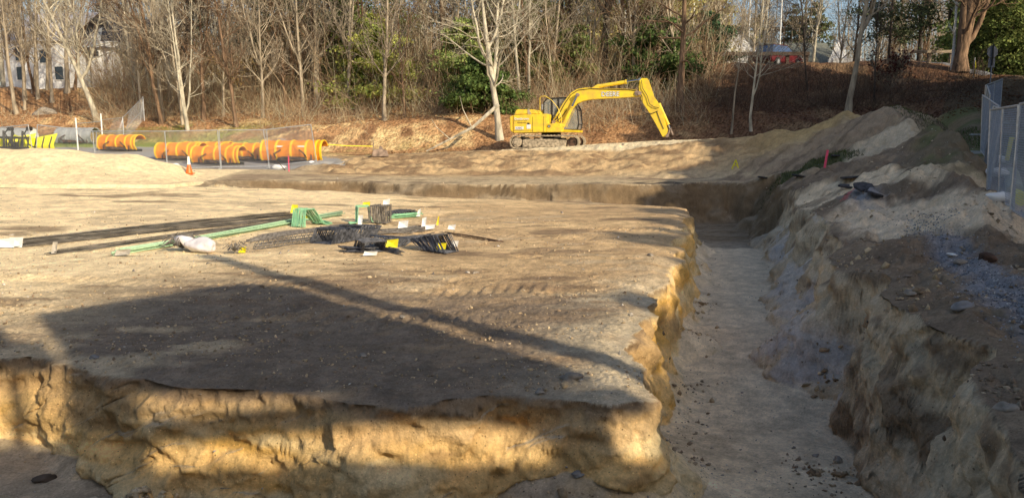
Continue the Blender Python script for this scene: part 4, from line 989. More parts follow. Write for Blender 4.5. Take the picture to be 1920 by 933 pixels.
    mi = MB(); mi.box((q(500, 0)[0], .32, q(0, 395)[1]), (.05, .14, .28)); mi.build('mirror', M['galv'], ex, bevel=.01)
    # boom
    yb0, yb1 = .98, 1.42
    boom = [(575, 545), (590, 500), (690, 340), (760, 255), (820, 222), (900, 210), (1000, 214), (1180, 222), (1330, 230), (1400, 240), (1435, 262), (1430, 290), (1400, 302), (1330, 306), (1180, 314), (1000, 320), (930, 326), (870, 340), (820, 362), (760, 430), (680, 520), (640, 548), (600, 560)]
    bo = MB(); bo.prism([q(*p) for p in boom][::-1], yb0, yb1); bo = bo.build('boom', M['yellow'], ex, bevel=.015)
    pr('boom_bracket', [(960, 212), (1000, 185), (1030, 180), (1028, 214)], 1.1, 1.3, 'yellow', .01)
    def cyl2(name, a, b_, r1, r2, frac, y, m='yellow'):
        A, B = Vector((q(*a)[0], y, q(*a)[1])), Vector((q(*b_)[0], y, q(*b_)[1])); Cc = A.lerp(B, frac)
        b = MB(); b.cyl(A, Cc, r1, 14); b.cyl(A.lerp(B, frac - .03), Cc, r1 * 1.25, 14); b.cyl(A - (B - A).normalized() * .05, A + (B - A).normalized() * .05, r1 * 1.15, 10)
        o = b.build(name, M[m], ex); b = MB(); b.cyl(Cc, B, r2, 12); b.cyl(Vector((B.x, y - .09, B.z)), Vector((B.x, y + .09, B.z)), r1 * .9, 12); b.build('piston_rod', M['chrome'], o)
    cyl2('boom_cylinder', (690, 570), (830, 278), .10, .05, .62, .82)
    cyl2('boom_cylinder', (690, 570), (830, 278), .10, .05, .62, 1.58)
    cyl2('arm_cylinder', (1020, 196), (1425, 140), .095, .05, .68, 1.2)
    pv = MB(); pv.cyl((q(832, 0)[0], .72, q(0, 278)[1]), (q(832, 0)[0], 1.68, q(0, 278)[1]), .085, 14); pv.cyl((q(590, 0)[0], .9, q(0, 535)[1]), (q(590, 0)[0], 1.5, q(0, 535)[1]), .10, 14)
    pv.cyl((q(1425, 0)[0], .9, q(0, 270)[1]), (q(1425, 0)[0], 1.5, q(0, 270)[1]), .10, 14); pv.cyl((q(1400, 0)[0], .93, q(0, 270)[1]), (q(1400, 0)[0], 1.47, q(0, 270)[1]), .13, 14); pv.build('pivot_pin', M['bucket'], ex)
    arm = [(1418, 150), (1440, 128), (1490, 130), (1505, 145), (1560, 300), (1608, 370), (1640, 440), (1700, 620), (1698, 685), (1650, 682), (1600, 590), (1510, 440), (1460, 370), (1418, 290), (1414, 210)]
    pr('arm', arm, 1.02, 1.38, 'yellow', .015)
    cyl2('bucket_cylinder', (1612, 375), (1722, 610), .075, .04, .82, 1.2)
    lk_ = MB(); a, b_, c_ = q(1722, 605), q(1745, 665), q(1695, 672)
    for yy in (1.02, 1.38): lk_.tube([(a[0], yy, a[1]), (b_[0], yy, b_[1])], .05, 6); lk_.tube([(a[0], yy, a[1]), (c_[0], yy, c_[1])], .045, 6)
    lk_.cyl((c_[0], .96, c_[1]), (c_[0], 1.44, c_[1]), .08, 12); lk_.build('bucket_linkage', M['bucket'], ex)
    hs = MB()
    def hose(pts, y=.955): hs.tube([(q(*p)[0], y - .0, q(*p)[1]) for p in pts], .018, 5)
    hose([(610, 520), (650, 450), (700, 360), (760, 275), (830, 232), (950, 220), (1150, 228), (1330, 236), (1420, 250), (1450, 300), (1455, 400), (1480, 455), (1540, 465), (1600, 440)])
    hose([(1440, 150), (1450, 220), (1500, 300), (1520, 370), (1560, 400), (1610, 410)]); hose([(1440, 262), (1438, 360), (1455, 430), (1500, 468), (1530, 470)])
    hose([(1590, 440), (1620, 520), (1660, 610)], 1.0); hose([(640, 540), (630, 490), (600, 470), (610, 520)]); hose([(600, 545), (660, 500), (720, 420)], .96)
    hs.build('hydraulic_hose', M['black'], ex)
    # lettering
    rx = (R(90), 0, 0)
    tx, tz = q(1056, 295)
    text_mesh('lettering', 'DEERE', .33, 'black', ex, (tx, yb0 - .012, tz), rx, .002, .012, 1.0)
    text_mesh('lettering', 'DEERE', .33, 'white', ex, (tx, yb0 - .022, tz), rx, .002, .004, 1.0)
    tx, tz = q(234, 518); text_mesh('lettering', 'Dentbrown', .165, 'white', ex, (tx, .008, tz), rx, .002, .004)
    tx, tz = q(236, 532); text_mesh('lettering', 'E X C A V A T I N G', .075, 'black', ex, (tx, .008, tz), rx, .001)
    tx, tz = q(262, 552); text_mesh('lettering', '978-658-0050', .085, 'rust', ex, (tx, .008, tz), rx, .001)
    p = MB(); a = q(284, 598); p.box((a[0], .010, a[1]), (.45, .006, .15)); pb = p.build('number_plate', M['white'], ex)
    tx, tz = q(246, 608); text_mesh('lettering', '120C', .145, 'black', ex, (tx, .003, tz), rx, .001, 0, 1.15)
    p = MB(); a = q(378, 585); p.box((a[0], .010, a[1]), (.22, .006, .22)); p.build('flag_decal', M['tagw'], ex)
    p = MB(); a = q(374, 556); p.box((a[0], .010, a[1]), (.13, .006, .09)); p.build('warning_decal', M['black'], ex)
    p = MB(); a = q(579, 582); p.cyl((a[0], .004, a[1]), (a[0], .016, a[1]), .075, 18); em = p.build('emblem', M['black'], ex)
    p = MB(); x0, z0 = a
    p.prism([(x0 - .045, z0 - .035), (x0 - .02, z0 - .01), (x0 - .01, z0 + .03), (x0 + .01, z0 + .045), (x0 + .012, z0 + .01), (x0 + .05, z0 - .03), (x0 + .01, z0 - .015), (x0 - .02, z0 - .035)][::-1], .0, .003); p.build('emblem_mark', M['tagw'], em)
    return ex
excavator()
b = hit(713, 292)
bk = thing('excavator_bucket', 'brown excavator bucket lying detached by the end of the yellow tape', 'bucket', (b[0], b[1], b[2] - .05), R(10))
m_ = MB(); m_.prism([(-.42, 0), (.42, 0), (.34, .30), (.1, .36), (-.30, .36), (-.38, .2)], -.35, .35); m_.build('shell', M['bucket'], bk, bevel=.02)
m_ = MB()
for k in range(4): m_.prism([(-.42 + .0, 0), (-.55, .02), (-.42, .08)], -.32 + k * .18, -.24 + k * .18)
m_.build('tooth', M['rust'], bk)
m_ = MB()
for y in (-.12, .12): m_.prism([(-.1, .34), (.15, .34), (.1, .5), (-.02, .52)], y - .02, y + .02)
m_.build('mounting_ear', M['bucket'], bk)
# ------------------------------------------------------------------ snow plow blades
def plow_proto(L=3.0, Rr=.55, col='orange', ribc='plow_yellow', nr=5):
    t = thing('plow_blade', 'x', 'snow plow', (0, 0, 0))
    def arc(r, a0=-48, a1=150, n=16): return [(math.cos(R(a0 + (a1 - a0) * i / n)) * r, math.sin(R(a0 + (a1 - a0) * i / n)) * r) for i in range(n + 1)]
    # the convex skin faces the viewer (-y); profile in y-z, run along x
    o_, i_ = arc(Rr), arc(Rr - .03)
    def shell(x0, x1, ro, ri, name, m):
        b = MB(); A, B = arc(ro), arc(ri); n = len(A); vs = []
        for x in (x0, x1):
            for p in A + B: vs.append((x, -p[0], p[1] + .52))
        fs = []
        for i in range(n - 1):
            fs += [(i, i + 1, 2 * n + i + 1, 2 * n + i), (n + i, 3 * n + i, 3 * n + i + 1, n + i + 1), (i, n + i, n + i + 1, i + 1), (2 * n + i, 2 * n + i + 1, 3 * n + i + 1, 3 * n + i)]
        fs += [(0, 2 * n, 3 * n, n), (n - 1, 2 * n - 1, 4 * n - 1, 3 * n - 1)]
        b.add(vs, fs); o = b.build(name, M[m], t)
        for f in o.data.polygons: f.use_smooth = False
        return o
    shell(-L / 2, L / 2, Rr, Rr - .035, 'moldboard', col)
    xs = [-L / 2 + .03 + (L - .06) * i / (nr - 1) for i in range(nr)] + [L / 2 - .28]
    for x in xs: shell(x - .05, x + .05, Rr + .03, Rr - .01, 'rib', ribc)
    b = MB(); b.box((0, -.30, .12), (L * .96, .10, .12)); b.box((0, -.52, .20), (L * .42, .14, .10)); b.box((0, .1, .06), (L, .03, .16)); b.build('cutting_edge', M['black'], t)
    b = MB()
    for s in (-1, 1):
        b.tube([(s * .75, -.35, .14), (s * .1, -1.1, .22)], .06, 6); b.tube([(s * .75, -.35, .14), (s * .75, -.75, .42), (s * .45, -.6, .62)], .035, 5)
        b.cyl((s * 1.0, -.5, .1), (s * 1.0, -.5, .55), .04, 8)
    b.box((0, -1.05, .22), (.5, .12, .16)); b.box((0, -.45, .3), (.9, .08, .1)); b.build('trip_frame', M['rust'], t)
    return t
pl = plow_proto()
PLOWS = [ # px centre, px bottom, length px, rz deg, label
 (229, 283, 74, -16, 'orange plow blade furthest left, behind the second fence panel'),
 (342, 300, 80, -13, 'orange plow blade behind the fence post left of the traffic cone'),
 (392, 298, 62, -10, 'orange plow blade second back, its rim showing right of the cone post'),
 (412, 308, 84, -12, 'orange plow blade with a hollow round end facing right, mid row'),
 (463, 301, 74, -12, 'orange plow blade behind the others, its yellow rim over the hollow ended one'),
 (553, 304, 104, -5, 'longest orange plow blade, at the right end of the fence with white stickers'),
]
for i, (px, py, lw, rz, lab) in enumerate(PLOWS):
    o = pl if i == 0 else copy_tree(pl)
    # distance where the lot surface lies under that foot
    ds = np.linspace(37.6, 49, 400); u, yy, w = ray(px, py); zs = Hn(u / yy * ds, ds); rz_ = CAMZ + w / yy * ds; j = np.argmin(np.abs(zs - rz_)); d = ds[j]
    x = u / yy * d; s = lw / F * d / 3.0 / math.cos(R(rz))
    s = min(max(s, .8), 1.15)
    o.location = (x, d, float(zs[j]) + .0); o.rotation_euler = (0, 0, R(rz)); o.scale = (s * 1.1, s * 1.1, s * 1.08); o['label'] = lab; o['group'] = 'orange plow blades in a row on the lot'
    if i == 5:
        for sx in (-.6, .55):
            st = MB(); st.box((sx, -.50, .78), (.4, .012, .06), Matrix.Rotation(R(-24), 3, 'X')); st.build('sticker', M['tagw'], o)
# grey blades on the grass
for (px, py, L_, rz, lab) in ((20, 247, 2.9, 4, 'grey plow blade cut by the left edge, with a pale end plate'), (146, 256, 2.6, -8, 'grey ribbed plow blade on the lawn left of the leaning tree')):
    g_ = plow_proto(L_, .55, 'grey_al', 'grey_al', 8 if px > 100 else 4); x, d, z = PD(px, py, 51.5); g_.location = (x, d, H(x, d)); g_.rotation_euler = (0, 0, R(rz)); g_['label'] = lab; g_['group'] = 'grey plow blades on the lawn'
    if px < 100:
        e_ = MB(); e_.tube([(L_ / 2 + .02, 0, .52), (L_ / 2 + .06, 0, .52)], .5, 16); e_.build('end_plate', M['tagw'], g_)
# yellow v plows
def vplow(px, py, lab, rz, d=44):
    x, dd, z = PD(px, py, d); t = thing('plow_blade', lab, 'snow plow', (x, dd, H(x, dd)), R(rz), 'bright yellow V plows behind the sand mound'); t.scale = (1.15, 1.15, 1.25)
    for s in (-1, 1):
        b = MB(); b.add([(0, 0, .08), (s * 1.15, .55, .08), (s * 1.2, .35, .5), (s * 1.3, .55, 1.0), (0, .0, .72), (0, -.12, .4)], [(0, 1, 2, 5), (5, 2, 3, 4)]); o = b.build('wing', M['bright_yellow'], t); sm_ = o.modifiers.new('t', 'SOLIDIFY'); sm_.thickness = .04
        b = MB()
        for k in range(4): xx = s * (.2 + k * .3); b.tube([(xx, -.06 + k * .1, .1), (xx, -.16 + k * .12, .45), (xx, -.04 + k * .15, .85)], .03, 5)
        b.tube([(s * .9, .2, .12), (s * .6, -.5, .5), (s * .3, -.4, 1.0), (s * .5, -.35, 1.25)], .035, 5); b.build('support_arm', M['black'], t)
        b = MB(); b.box((s * .55, -.35, 1.2), (.26, .2, .18)); b.build('headlight', M['black'], t, bevel=.03)
    b = MB(); b.box((0, -.6, .35), (1.3, .1, .12)); b.box((0, -.5, .8), (1.2, .08, .1)); b.box((0, -.65, .5), (.16, .2, .25)); b.tube([(-.3, -.6, .3), (-.3, -.5, 1.1)], .05, 6); b.tube([(.3, -.6, .3), (.3, -.5, 1.1)], .05, 6); b.build('lift_frame', M['black'], t)
vplow(8, 289, 'bright yellow V plow with black frame at the left edge of the picture', 8)
vplow(52, 289, 'bright yellow V plow with black frame beside the first fence post', -12)
# ------------------------------------------------------------------ fences
def chain(b, x0, x1, z0, z1, p=.075, r=.0022):
    w, h = x1 - x0, z1 - z0; n = int((w + h) / p)
    for i in range(1, n):
        s = i * p
        for flip in (0, 1):
            a = (min(s, w), max(0, s - w)); c = (max(0, s - h), min(s, h))
            if flip: a = (w - a[0], a[1]); c = (w - c[0], c[1])
            b.tube([(x0 + a[0], 0, z0 + a[1]), (x0 + c[0], 0, z0 + c[1])], r, 3, False)
def panel(A, B, h, lab, group, wire='bluewire', p=.075, r=.0022, lean=0, mid=False):
    A, B = Vector(A), Vector(B); d = B - A; L = math.hypot(d.x, d.y); t = thing('fence_panel', lab, 'fence', A, math.atan2(d.y, d.x), group)
    t.rotation_euler = (lean, -math.atan2(d.z, L), math.atan2(d.y, d.x)); L = d.length
    b = MB()
    for x in (.02, L - .02): b.tube([(x, 0, -.02), (x, 0, h)], .021, 7)
    b.tube([(.02, 0, h), (L - .02, 0, h)], .021, 7); b.tube([(.02, 0, .1), (L - .02, 0, .1)], .021, 7)
    if mid: b.tube([(L * .5, 0, .1), (L * .5, 0, h)], .018, 6)
    b.build('frame', M['galv'], t)
    b = MB(); chain(b, .03, L - .03, .1, h, p, r); b.build('chain_mesh', M[wire], t)
    b = MB()
    for x in (.05, L - .05): b.box((x, 0, .02), (.06, .75, .04))
    b.build('foot', M['galv'], t); return t
gp = 'temporary chain link panels across the lot'
LP = [(-60, 36.6), (71, 36.4), (182, 36.9), (317, 36.6), (417, 37.2), (507, 37.6), (597, 38.0)]
pts = []
for px, d in LP: x = (px - CX) / F * d; pts.append((x, d, H(x, d)))
pts[1] = (pts[1][0], pts[1][1], max(pts[1][2], .35))
labs = ['chain link panel at the left edge in front of the yellow V plows', 'chain link panel over the lawn beside the yellow V plows', 'chain link panel in front of the furthest left orange blade', 'chain link panel directly behind the traffic cone', 'chain link panel in front of the hollow ended orange blade', 'chain link panel at the right end, before the longest orange blade']
for i in range(6): panel(pts[i], pts[i + 1], 1.85, labs[i], gp, 'galv', .10, .0036)
# fixed fence with tall posts and a run up the hill
t = thing('site_fence', 'galvanised fixed fence with top rail climbing the hill behind the lot', 'fence', (0, 0, 0))
fp = [(6, 288, 46.5), (153, 280, 47.5), (200, 268, 50)]
fpp = []
for px, py, d in fp: x = (px - CX) / F * d; fpp.append(Vector((x, d, H(x, d))))
for i, v in enumerate(fpp): b = MB(); b.tube([v, v + Vector((0, 0, 1.95 if i < 2 else 2.1))], .045, 8); b.build('post', M['white'], t)
b = MB(); b.tube([fpp[1] + Vector((0, 0, 1.6)), fpp[2] + Vector((0, 0, 1.6))], .025, 6); b.build('rail', M['galv'], t)
hp = [fpp[2]]
for px, py, d in ((240, 262, 52.5), (280, 240, 57)): x = (px - CX) / F * d; hp.append(Vector((x, d, H(x, d))))
for v in hp[1:]: b = MB(); b.tube([v - Vector((0, 0, .1)), v + Vector((0, 0, 1.75))], .035, 6); b.build('post', M['galv'], t)
for a, c in zip(hp[:-1], hp[1:]):
    b = MB(); b.tube([a + Vector((0, 0, 1.7)), c + Vector((0, 0, 1.7))], .025, 6); b.tube([a + Vector((0, 0, .85)), c + Vector((0, 0, .85))], .02, 6); b.build('rail', M['galv'], t)
    b = MB(); L = (c - a).length; n = int(L / .11)
    for k in range(n):
        for sg in (0, 1):
            p0 = a.lerp(c, k / n) + Vector((0, 0, .1 if sg else 1.65)); p1 = a.lerp(c, min(1, (k + 13) / n)) + Vector((0, 0, 1.65 if sg else .1)); b.tube([p0, p1], .0035, 3, False)
    b.build('chain_mesh', M['galv'], t)
# right fence: blue grey panels in a shallow zigzag
gr_ = 'temporary blue grey panels along the right side'
RP = [(1990, 560, 8.6), (1893, 402, 13.6), (1884, 345, 15.9), (1843, 300, 19.3), (1846, 262, 23.8), (1824, 232, 29.5), (1838, 222, 32.2)]
def rp(px, d):
    x = (px - CX) / F * d; return (x, d, H(x, d))
pans = [((2010, 8.9), (1897, 13.0), 'nearest right fence panel, running out of the right edge', .0), ((1903, 13.2), (1850, 16.6), 'tall right fence panel behind the white sandbags', R(2)),
        ((1853, 16.7), (1838, 20.6), 'right fence panel seen almost edge on left of the sandbags', R(-4)), ((1866, 20.9), (1832, 25.0), 'right fence panel leaning over its neighbour above the grassy verge', R(3)),
        ((1836, 25.2), (1830, 29.5), 'right fence panel second from the far end', R(-2)), ((1832, 29.6), (1862, 33.5), 'furthest right fence panel just under the stop sign', 0)]
for a, b_, lab, ln in pans: panel(rp(*b_), rp(*a), 1.85, lab, gr_, 'bluewire', .08, .0026, ln, True)
# sandbags, barrel like pipe, yellow marker by the right fence
def bag(px, py, d, s, m, lab, sd, rz=0, name='sandbag', cat='sandbag', grp=None, fl=(1, .62, .42)):
    x, y, z = PD(px, py, d); z = H(x, y); t = MB(); t.lump((0, 0, s * fl[2] * .75), (s * fl[0], s * fl[1], s * fl[2]), 3, .13, sd)
    t.tube([(s * .85, 0, s * .35), (s * 1.08, .02, s * .42), (s * 1.2, .03, s * .3)], [s * .16, s * .06, s * .12], 7)
    o = t.build(name, M[m], smooth=True); o.location = (x, y, z); o.rotation_euler = (0, 0, rz); return tag(o, lab, cat, grp)
sg = 'pale sandbags on the feet of the right fence'
for i, (px, d, s, lab) in enumerate(((1880, 14.3, .26, 'white sandbag nearest the viewer at the right fence'), (1872, 16.0, .27, 'white sandbag second from the front at the right fence'), (1871, 18.0, .27, 'white sandbag third along the right fence, beside the pale pipe'), (1886, 21.0, .30, 'white sandbag under the yellow marker tube'), (1868, 23.2, .28, 'white sandbag furthest along the right fence'))):
    bag(px, 300, d, s, 'tagw' if i % 2 == 0 else 'tan', lab, 60 + i, i * 1.3, grp=sg)
def rpt(px, d, dz=0): x = (px - CX) / F * d; return Vector((x, d, H(x, d) + dz))
t = MB(); t.tube([rpt(1903, 16.2, .16), rpt(1893, 19.4, .17)], .17, 18); tag(t.build('drain_pipe', M['pipe'], smooth=False), 'pale green drain pipe lying behind the right fence', 'pipe')
t = MB(); t.tube([rpt(1913, 14.2, .14), rpt(1907, 15.4, .15)], .13, 14); tag(t.build('drain_pipe', M['bright_yellow']), 'short yellowish pipe nearest the right edge behind the fence', 'pipe')
p = rpt(1882, 22.3, .2); t = MB(); t.tube([p, p + Vector((.08, 0, .62))], .06, 10); t.tube([p + Vector((.08, 0, .60)), p + Vector((.082, 0, .66))], .07, 10); tag(t.build('marker_tube', M['tagy']), 'yellow marker tube standing behind the right fence', 'marker')
# ------------------------------------------------------------------ site small things
def cone(px, py, lab, s=1.0):
    b = hit(px, py); t = thing('traffic_cone', lab, 'traffic cone', b)
    m_ = MB(); m_.box((0, 0, .02), (.36 * s, .36 * s, .04)); m_.build('base', M['cone'], t, bevel=.01)
    m_ = MB(); m_.cone((0, 0, .04), .15 * s, .045 * s, .42 * s, 18); m_.build('body', M['cone'], t)
    for z, h, r0, r1 in ((.40, .13, .082, .052), (.56, .10, .062, .05)): m_ = MB(); m_.cone((0, 0, (z) * s), r0 * s, r1 * s, h * s, 18); m_.build('collar', M['tagw'], t)
    m_ = MB(); m_.cone((0, 0, .44 * s), .05 * s, .045 * s, .3 * s, 14); m_.build('tip', M['tagw'], t)
cone(355, 326, 'orange traffic cone with white collars in front of the fence', .98)
bag(330, 321, 35.6, .25, 'tagw', 'white sandbag heap left of the traffic cone', 71, 1.0, fl=(.9, .7, .7))
bag(522, 309, 37.3, .30, 'tagw', 'white sandbag on the fence foot between the last two panels', 72, .1)
bag(584, 302, 38.0, .16, 'tagw', 'small white sandbag under the right end of the fence', 73, .4)
def stake(px, py, h, m, lab, w=.04, lean=0.0):
    b = hit(px, py); t = MB(); t.box((lean * h / 2, 0, h / 2), (w, w * .6, h), Matrix.Rotation(lean, 3, 'Y')); o = t.build('survey_stake', M[m], bevel=.004); o.location = b; tag(o, lab, 'stake')
stake(542, 322, .72, 'pink', 'pink survey stake right of the orange plow blades')
stake(1546, 316, .60, 'pink', 'bright pink stake on the dark soil below the dirt ridge', .07, .12)
b = hit(535, 320); t = MB(); t.tube([(b[0], b[1], b[2]), (b[0] - .35, b[1], b[2] + .42)], .02, 5); tag(t.build('timber_stake', M['wood_dark']), 'dark leaning stake beside the pink survey stake', 'stake')
b = hit(1379, 319); t = MB()
for dx in (-.16, .14): t.tube([(b[0] + dx, b[1], b[2]), (b[0], b[1], b[2] + .40)], .03, 5)
t.tube([(b[0] - .1, b[1], b[2] + .16), (b[0] + .1, b[1], b[2] + .16)], .025, 5); tag(t.build('survey_marker', M['tagy']), 'small yellow A shaped marker at the foot of the bank', 'marker')
a = PD(606, 271, 40.5); c = PD(700, 275, 41); m1 = PD(650, 274, 40.7)
t = MB()
for A, B in ((a, m1), (m1, c)):
    A, B = Vector(A), Vector(B); t.add([A, B, B + Vector((0, 0, .04)), A + Vector((0, 0, .04))], [(0, 1, 2, 3)])
tag(t.build('caution_tape', M['tagy']), 'yellow caution tape stretched from the last plow blade to a post', 'tape')
t = MB(); z0 = H(c[0], c[1]); t.tube([(c[0], c[1], z0 - .1), (c[0], c[1], c[2] + .35)], .03, 6); tag(t.build('post', M['wood']), 'thin post holding the yellow tape above the bucket', 'post')
# loose stones one can pick out
for i, (px, py, s, lab, m_) in enumerate(((1071, 712, .085, 'rounded pale boulder near the corner of the flat ground', 'rock'), (1571, 866, .062, 'round pale stone alone on the trench floor', 'rock'), (1012, 745, .05, 'small pale stone left of the rounded boulder', 'rock'), (1890, 776, .075, 'pinkish oval stone on the dark right bank', 'rock'),
        (1806, 580, .10, 'flat grey stone on the dark right bank', 'rock_grey'), (1708, 553, .07, 'pale stone on the right bank above the trench lip', 'rock'), (755, 597, .04, 'small round stone in the pole shadow', 'rock'), (680, 670, .045, 'small pale stone left of the diagonal light strip', 'rock'), (178, 673, .045, 'stone near the left edge of the flat ground', 'rock_grey'),
        (892, 514, .05, 'pale stone on the sunlit part of the flat ground', 'rock'), (1800, 770, .05, 'small stone on the crumbling right bank', 'rock_grey'), (1220, 480, .06, 'stone close to the right rim of the flat ground', 'rock'), (1085, 905, .05, 'stone at the foot of the yellow clay wall', 'rock_grey'), (85, 908, .08, 'dark clod at the lower left', 'bark_dark'))):
    b = hit(px, py); t = MB(); t.lump((0, 0, s * .12), (s, s * .75, s * .52), 3, .26, 80 + i, i * .8); o = t.build('stone', M[m_], smooth=True); o.location = b; tag(o, lab, 'stone')
b = hit(84, 215); t = MB(); t.lump((0, 0, .1), (.8, .5, .38), 3, .3, 5); o = t.build('boulder', M['rock'], smooth=True); o.location = b; tag(o, 'pale boulder at the foot of the hill above the grey blade', 'boulder')
b = hit(1786, 486); t = MB(); t.box((0, 0, .012), (.13, .09, .012)); o = t.build('paper_tag', M['tagw']); o.location = b; o.rotation_euler = (.15, .1, .4); tag(o, 'small white card lying at the top of the gravel strip', 'card')
b = hit(1800, 498); t = MB(); t.lump((0, 0, .03), (.09, .06, .035), 2, .1, 5); o = t.build('stone', M['rock']); o.location = b; tag(o, 'tan flat stone next to the small white card', 'stone')
b = hit(1852, 490); t = MB(); t.lump((0, 0, .04), (.11, .09, .07), 3, .2, 9); o = t.build('stone', M['rust']); o.location = b; tag(o, 'dark stone in the grey crushed stone strip', 'stone')
# broken asphalt slabs at the lip
g = np.random.default_rng(61)
for i, (px, py, w, lab) in enumerate(((1600, 338, .9, 'broken asphalt slab lying highest on the right bank'), (1622, 352, .7, 'broken asphalt slab just below the highest one'), (1590, 352, .6, 'broken asphalt slab left of the middle one'), (1640, 366, .55, 'small broken asphalt slab above the grey gravel'), (1500, 333, .7, 'long asphalt slab edge under the pink stake'), (1430, 334, .6, 'thin asphalt slab on the lip of the far trench'), (1565, 296, .5, 'pale concrete piece beside the pink stake'))):
    b = hit(px, py); n = 7; t = MB(); r_ = [w * .5 * g.uniform(.65, 1.1) for _ in range(n)]
    poly = [(math.cos(2 * math.pi * k / n) * r_[k], math.sin(2 * math.pi * k / n) * r_[k] * .75) for k in range(n)]
    mt = Matrix.Rotation(R(90), 3, 'X'); t.prism([(p[0] * g.uniform(.7, 1.1), p[1]) for p in poly], -.025, .025, mt); o = t.build('asphalt_slab', M['rock_grey'] if i == 7 else mat('broken_asphalt', (.055, .055, .06), .9, noise=.3, scale=12, bump=.5), bevel=.01); o.location = (b[0], b[1], b[2] + .0); o.rotation_euler = (g.uniform(-.2, .3), g.uniform(-.25, .15), g.uniform(0, 3)); tag(o, lab, 'asphalt slab')
# ------------------------------------------------------------------ reinforcing steel
def gpad(px, py): return Vector(hit(px, py))
def bars(name, lab, a0, a1, b0, b1, n, m, r=.008, layers=2, tagcol=None, jit=.05, bend=.03, seed=1, cat='rebar bundle'):
    "a0..a1 spread of the near-left ends, b0..b1 spread of the other ends (pixels)"
    rr = random.Random(seed); A0, A1, B0, B1 = gpad(*a0), gpad(*a1), gpad(*b0), gpad(*b1)
    t = MB()
    for k in range(n):
        f = rr.random(); g2 = min(1, max(0, f + rr.uniform(-.1, .1))); lay = rr.randint(0, layers - 1)
        P0 = A0.lerp(A1, f); P1 = B0.lerp(B1, g2); d = (P1 - P0).normalized(); P0 += d * rr.uniform(-jit, jit) * 3; P1 += d * rr.uniform(-jit, jit) * 3
        pts = []
        for i in range(5):
            q = P0.lerp(P1, i / 4); q.z = H(q.x, q.y) + r + lay * r * 2.1 + rr.uniform(0, .01); q.x += math.sin(i * 1.3 + k) * bend * .3; q.y += math.sin(i * 1.1 + k * 2) * bend * .4; pts.append(q)
        t.tube(pts, r, 5)
    o = t.build(name, M[m], smooth=True); return tag(o, lab, cat)
def hoops(name, lab, px, py, az, n, w, h, m, r=.008, gap=.022, lean=.0, kind='rect', seed=1, tilt=0, fan=0, cat='stirrup bundle', sc_=1):
    rr = random.Random(seed); b = gpad(px, py); t = MB()
    if m == 'rebar': h *= .8; lean += .25 if lean > 0 else -.2; n = int(n * 1.4); gap *= .75
    for k in range(n):
        s = (k - n / 2) * gap; ww, hh = w * (1 + rr.uniform(-.03, .03)), h * (1 + rr.uniform(-.04, .04)); l_ = lean + rr.uniform(-.06, .06) + fan * (k / n - .5)
        if kind == 'rect': pl_ = [(-ww / 2, 0), (ww / 2, 0), (ww / 2, hh), (-ww / 2, hh), (-ww / 2, .02)]
        elif kind == 'U': pl_ = [(-ww / 2 - .18, .0), (-ww / 2, .02), (-ww / 2 + .03, hh), (ww / 2 - .05, hh), (ww / 2 + .0, .03), (ww / 2 + .2, .0)]
        elif kind == 'L': pl_ = [(-ww / 2, 0), (0, .03), (ww * .5, hh * .75)]
        else: pl_ = [(-ww / 2, 0), (-ww * .2, hh), (ww * .22, hh), (ww * .5, 0.02), (ww * .9, 0)]
        pts = [Vector((p[0] + rr.uniform(-.015, .015), s + p[1] * math.sin(l_), p[1] * math.cos(l_) * 1 + r + abs(rr.gauss(0, .004)))) for p in pl_]
        M_ = Matrix.Rotation(az, 3, 'Z') @ Matrix.Rotation(tilt, 3, 'Y'); t.tube([M_ @ p * sc_ for p in pts], r, 5)
    if tilt:
        mz = min(v[2] for v in t.v); t.v = [(v[0], v[1], v[2] - mz) for v in t.v]
    o = t.build(name, M[m], smooth=False); o.location = b; return tag(o, lab, cat)
def ptag(px, py, w, h, m, lab, dz=.02, lean=.5, name='paper_tag', cat='tag', d=None):
    b = gpad(px, py); t = MB(); rr = random.Random(px)
    vs = [(-w / 2, 0, 0), (w / 2, .02, rr.uniform(-.02, .03)), (w / 2 + .02, lean * h * .6, h), (-w / 2 + rr.uniform(0, .05), lean * h * .5, h * rr.uniform(.8, 1.1)), (0, .05 + lean * h * .3, h * .5)]
    t.add(vs, [(0, 1, 4), (1, 2, 4), (2, 3, 4), (3, 0, 4)]); o = t.build(name, M[m]); o.location = (b[0], b[1], b[2] + dz); s_ = o.modifiers.new('t', 'SOLIDIFY'); s_.thickness = .006; tag(o, lab, cat)
bars('rebar_bundle', 'long wide spread of dark straight bars at the back left of the pad', (36, 452), (36, 466), (540, 400), (556, 411), 30, 'rebar_dust', .0075, 3, seed=2)
bars('rebar_bundle', 'narrow dark bundle of straight bars between the wide one and the green bars', (97, 474), (97, 480), (548, 411), (556, 416), 12, 'rebar_dust', .0075, 3, seed=3)
bars('rebar_bundle', 'long narrow bundle of pale green coated bars running behind the white sack', (216, 474), (222, 482), (636, 402), (642, 407), 18, 'epoxy_pale', .013, 3, seed=4)
hoops('stirrup_bundle', 'arched bundle of green coated stirrups at the far end of the long bars', 578, 424, R(60), 22, .66, .40, 'epoxy', .011, .020, .35, 'arch', seed=5)
bars('rebar_bundle', 'short green coated bars splayed to the right of the green arch', (600, 416), (596, 424), (618, 420), (612, 424), 14, 'epoxy', .011, 3, seed=6)
hoops('stirrup_bundle', 'green coated bent stirrups left of the grey hoops', 683, 419, R(20), 18, .36, .42, 'epoxy', .011, .02, .3, 'U', seed=7)
hoops('stirrup_bundle', 'upright stack of grey rectangular hoops beside the green stirrups', 712, 418, R(80), 20, .42, .42, 'rebar_grey', .011, .022, .0, 'rect', seed=8)
bars('rebar_bundle', 'short thick bundle of green bars right of the grey hoops', (737, 409), (737, 414), (783, 404), (786, 409), 16, 'epoxy', .013, 4, seed=9)
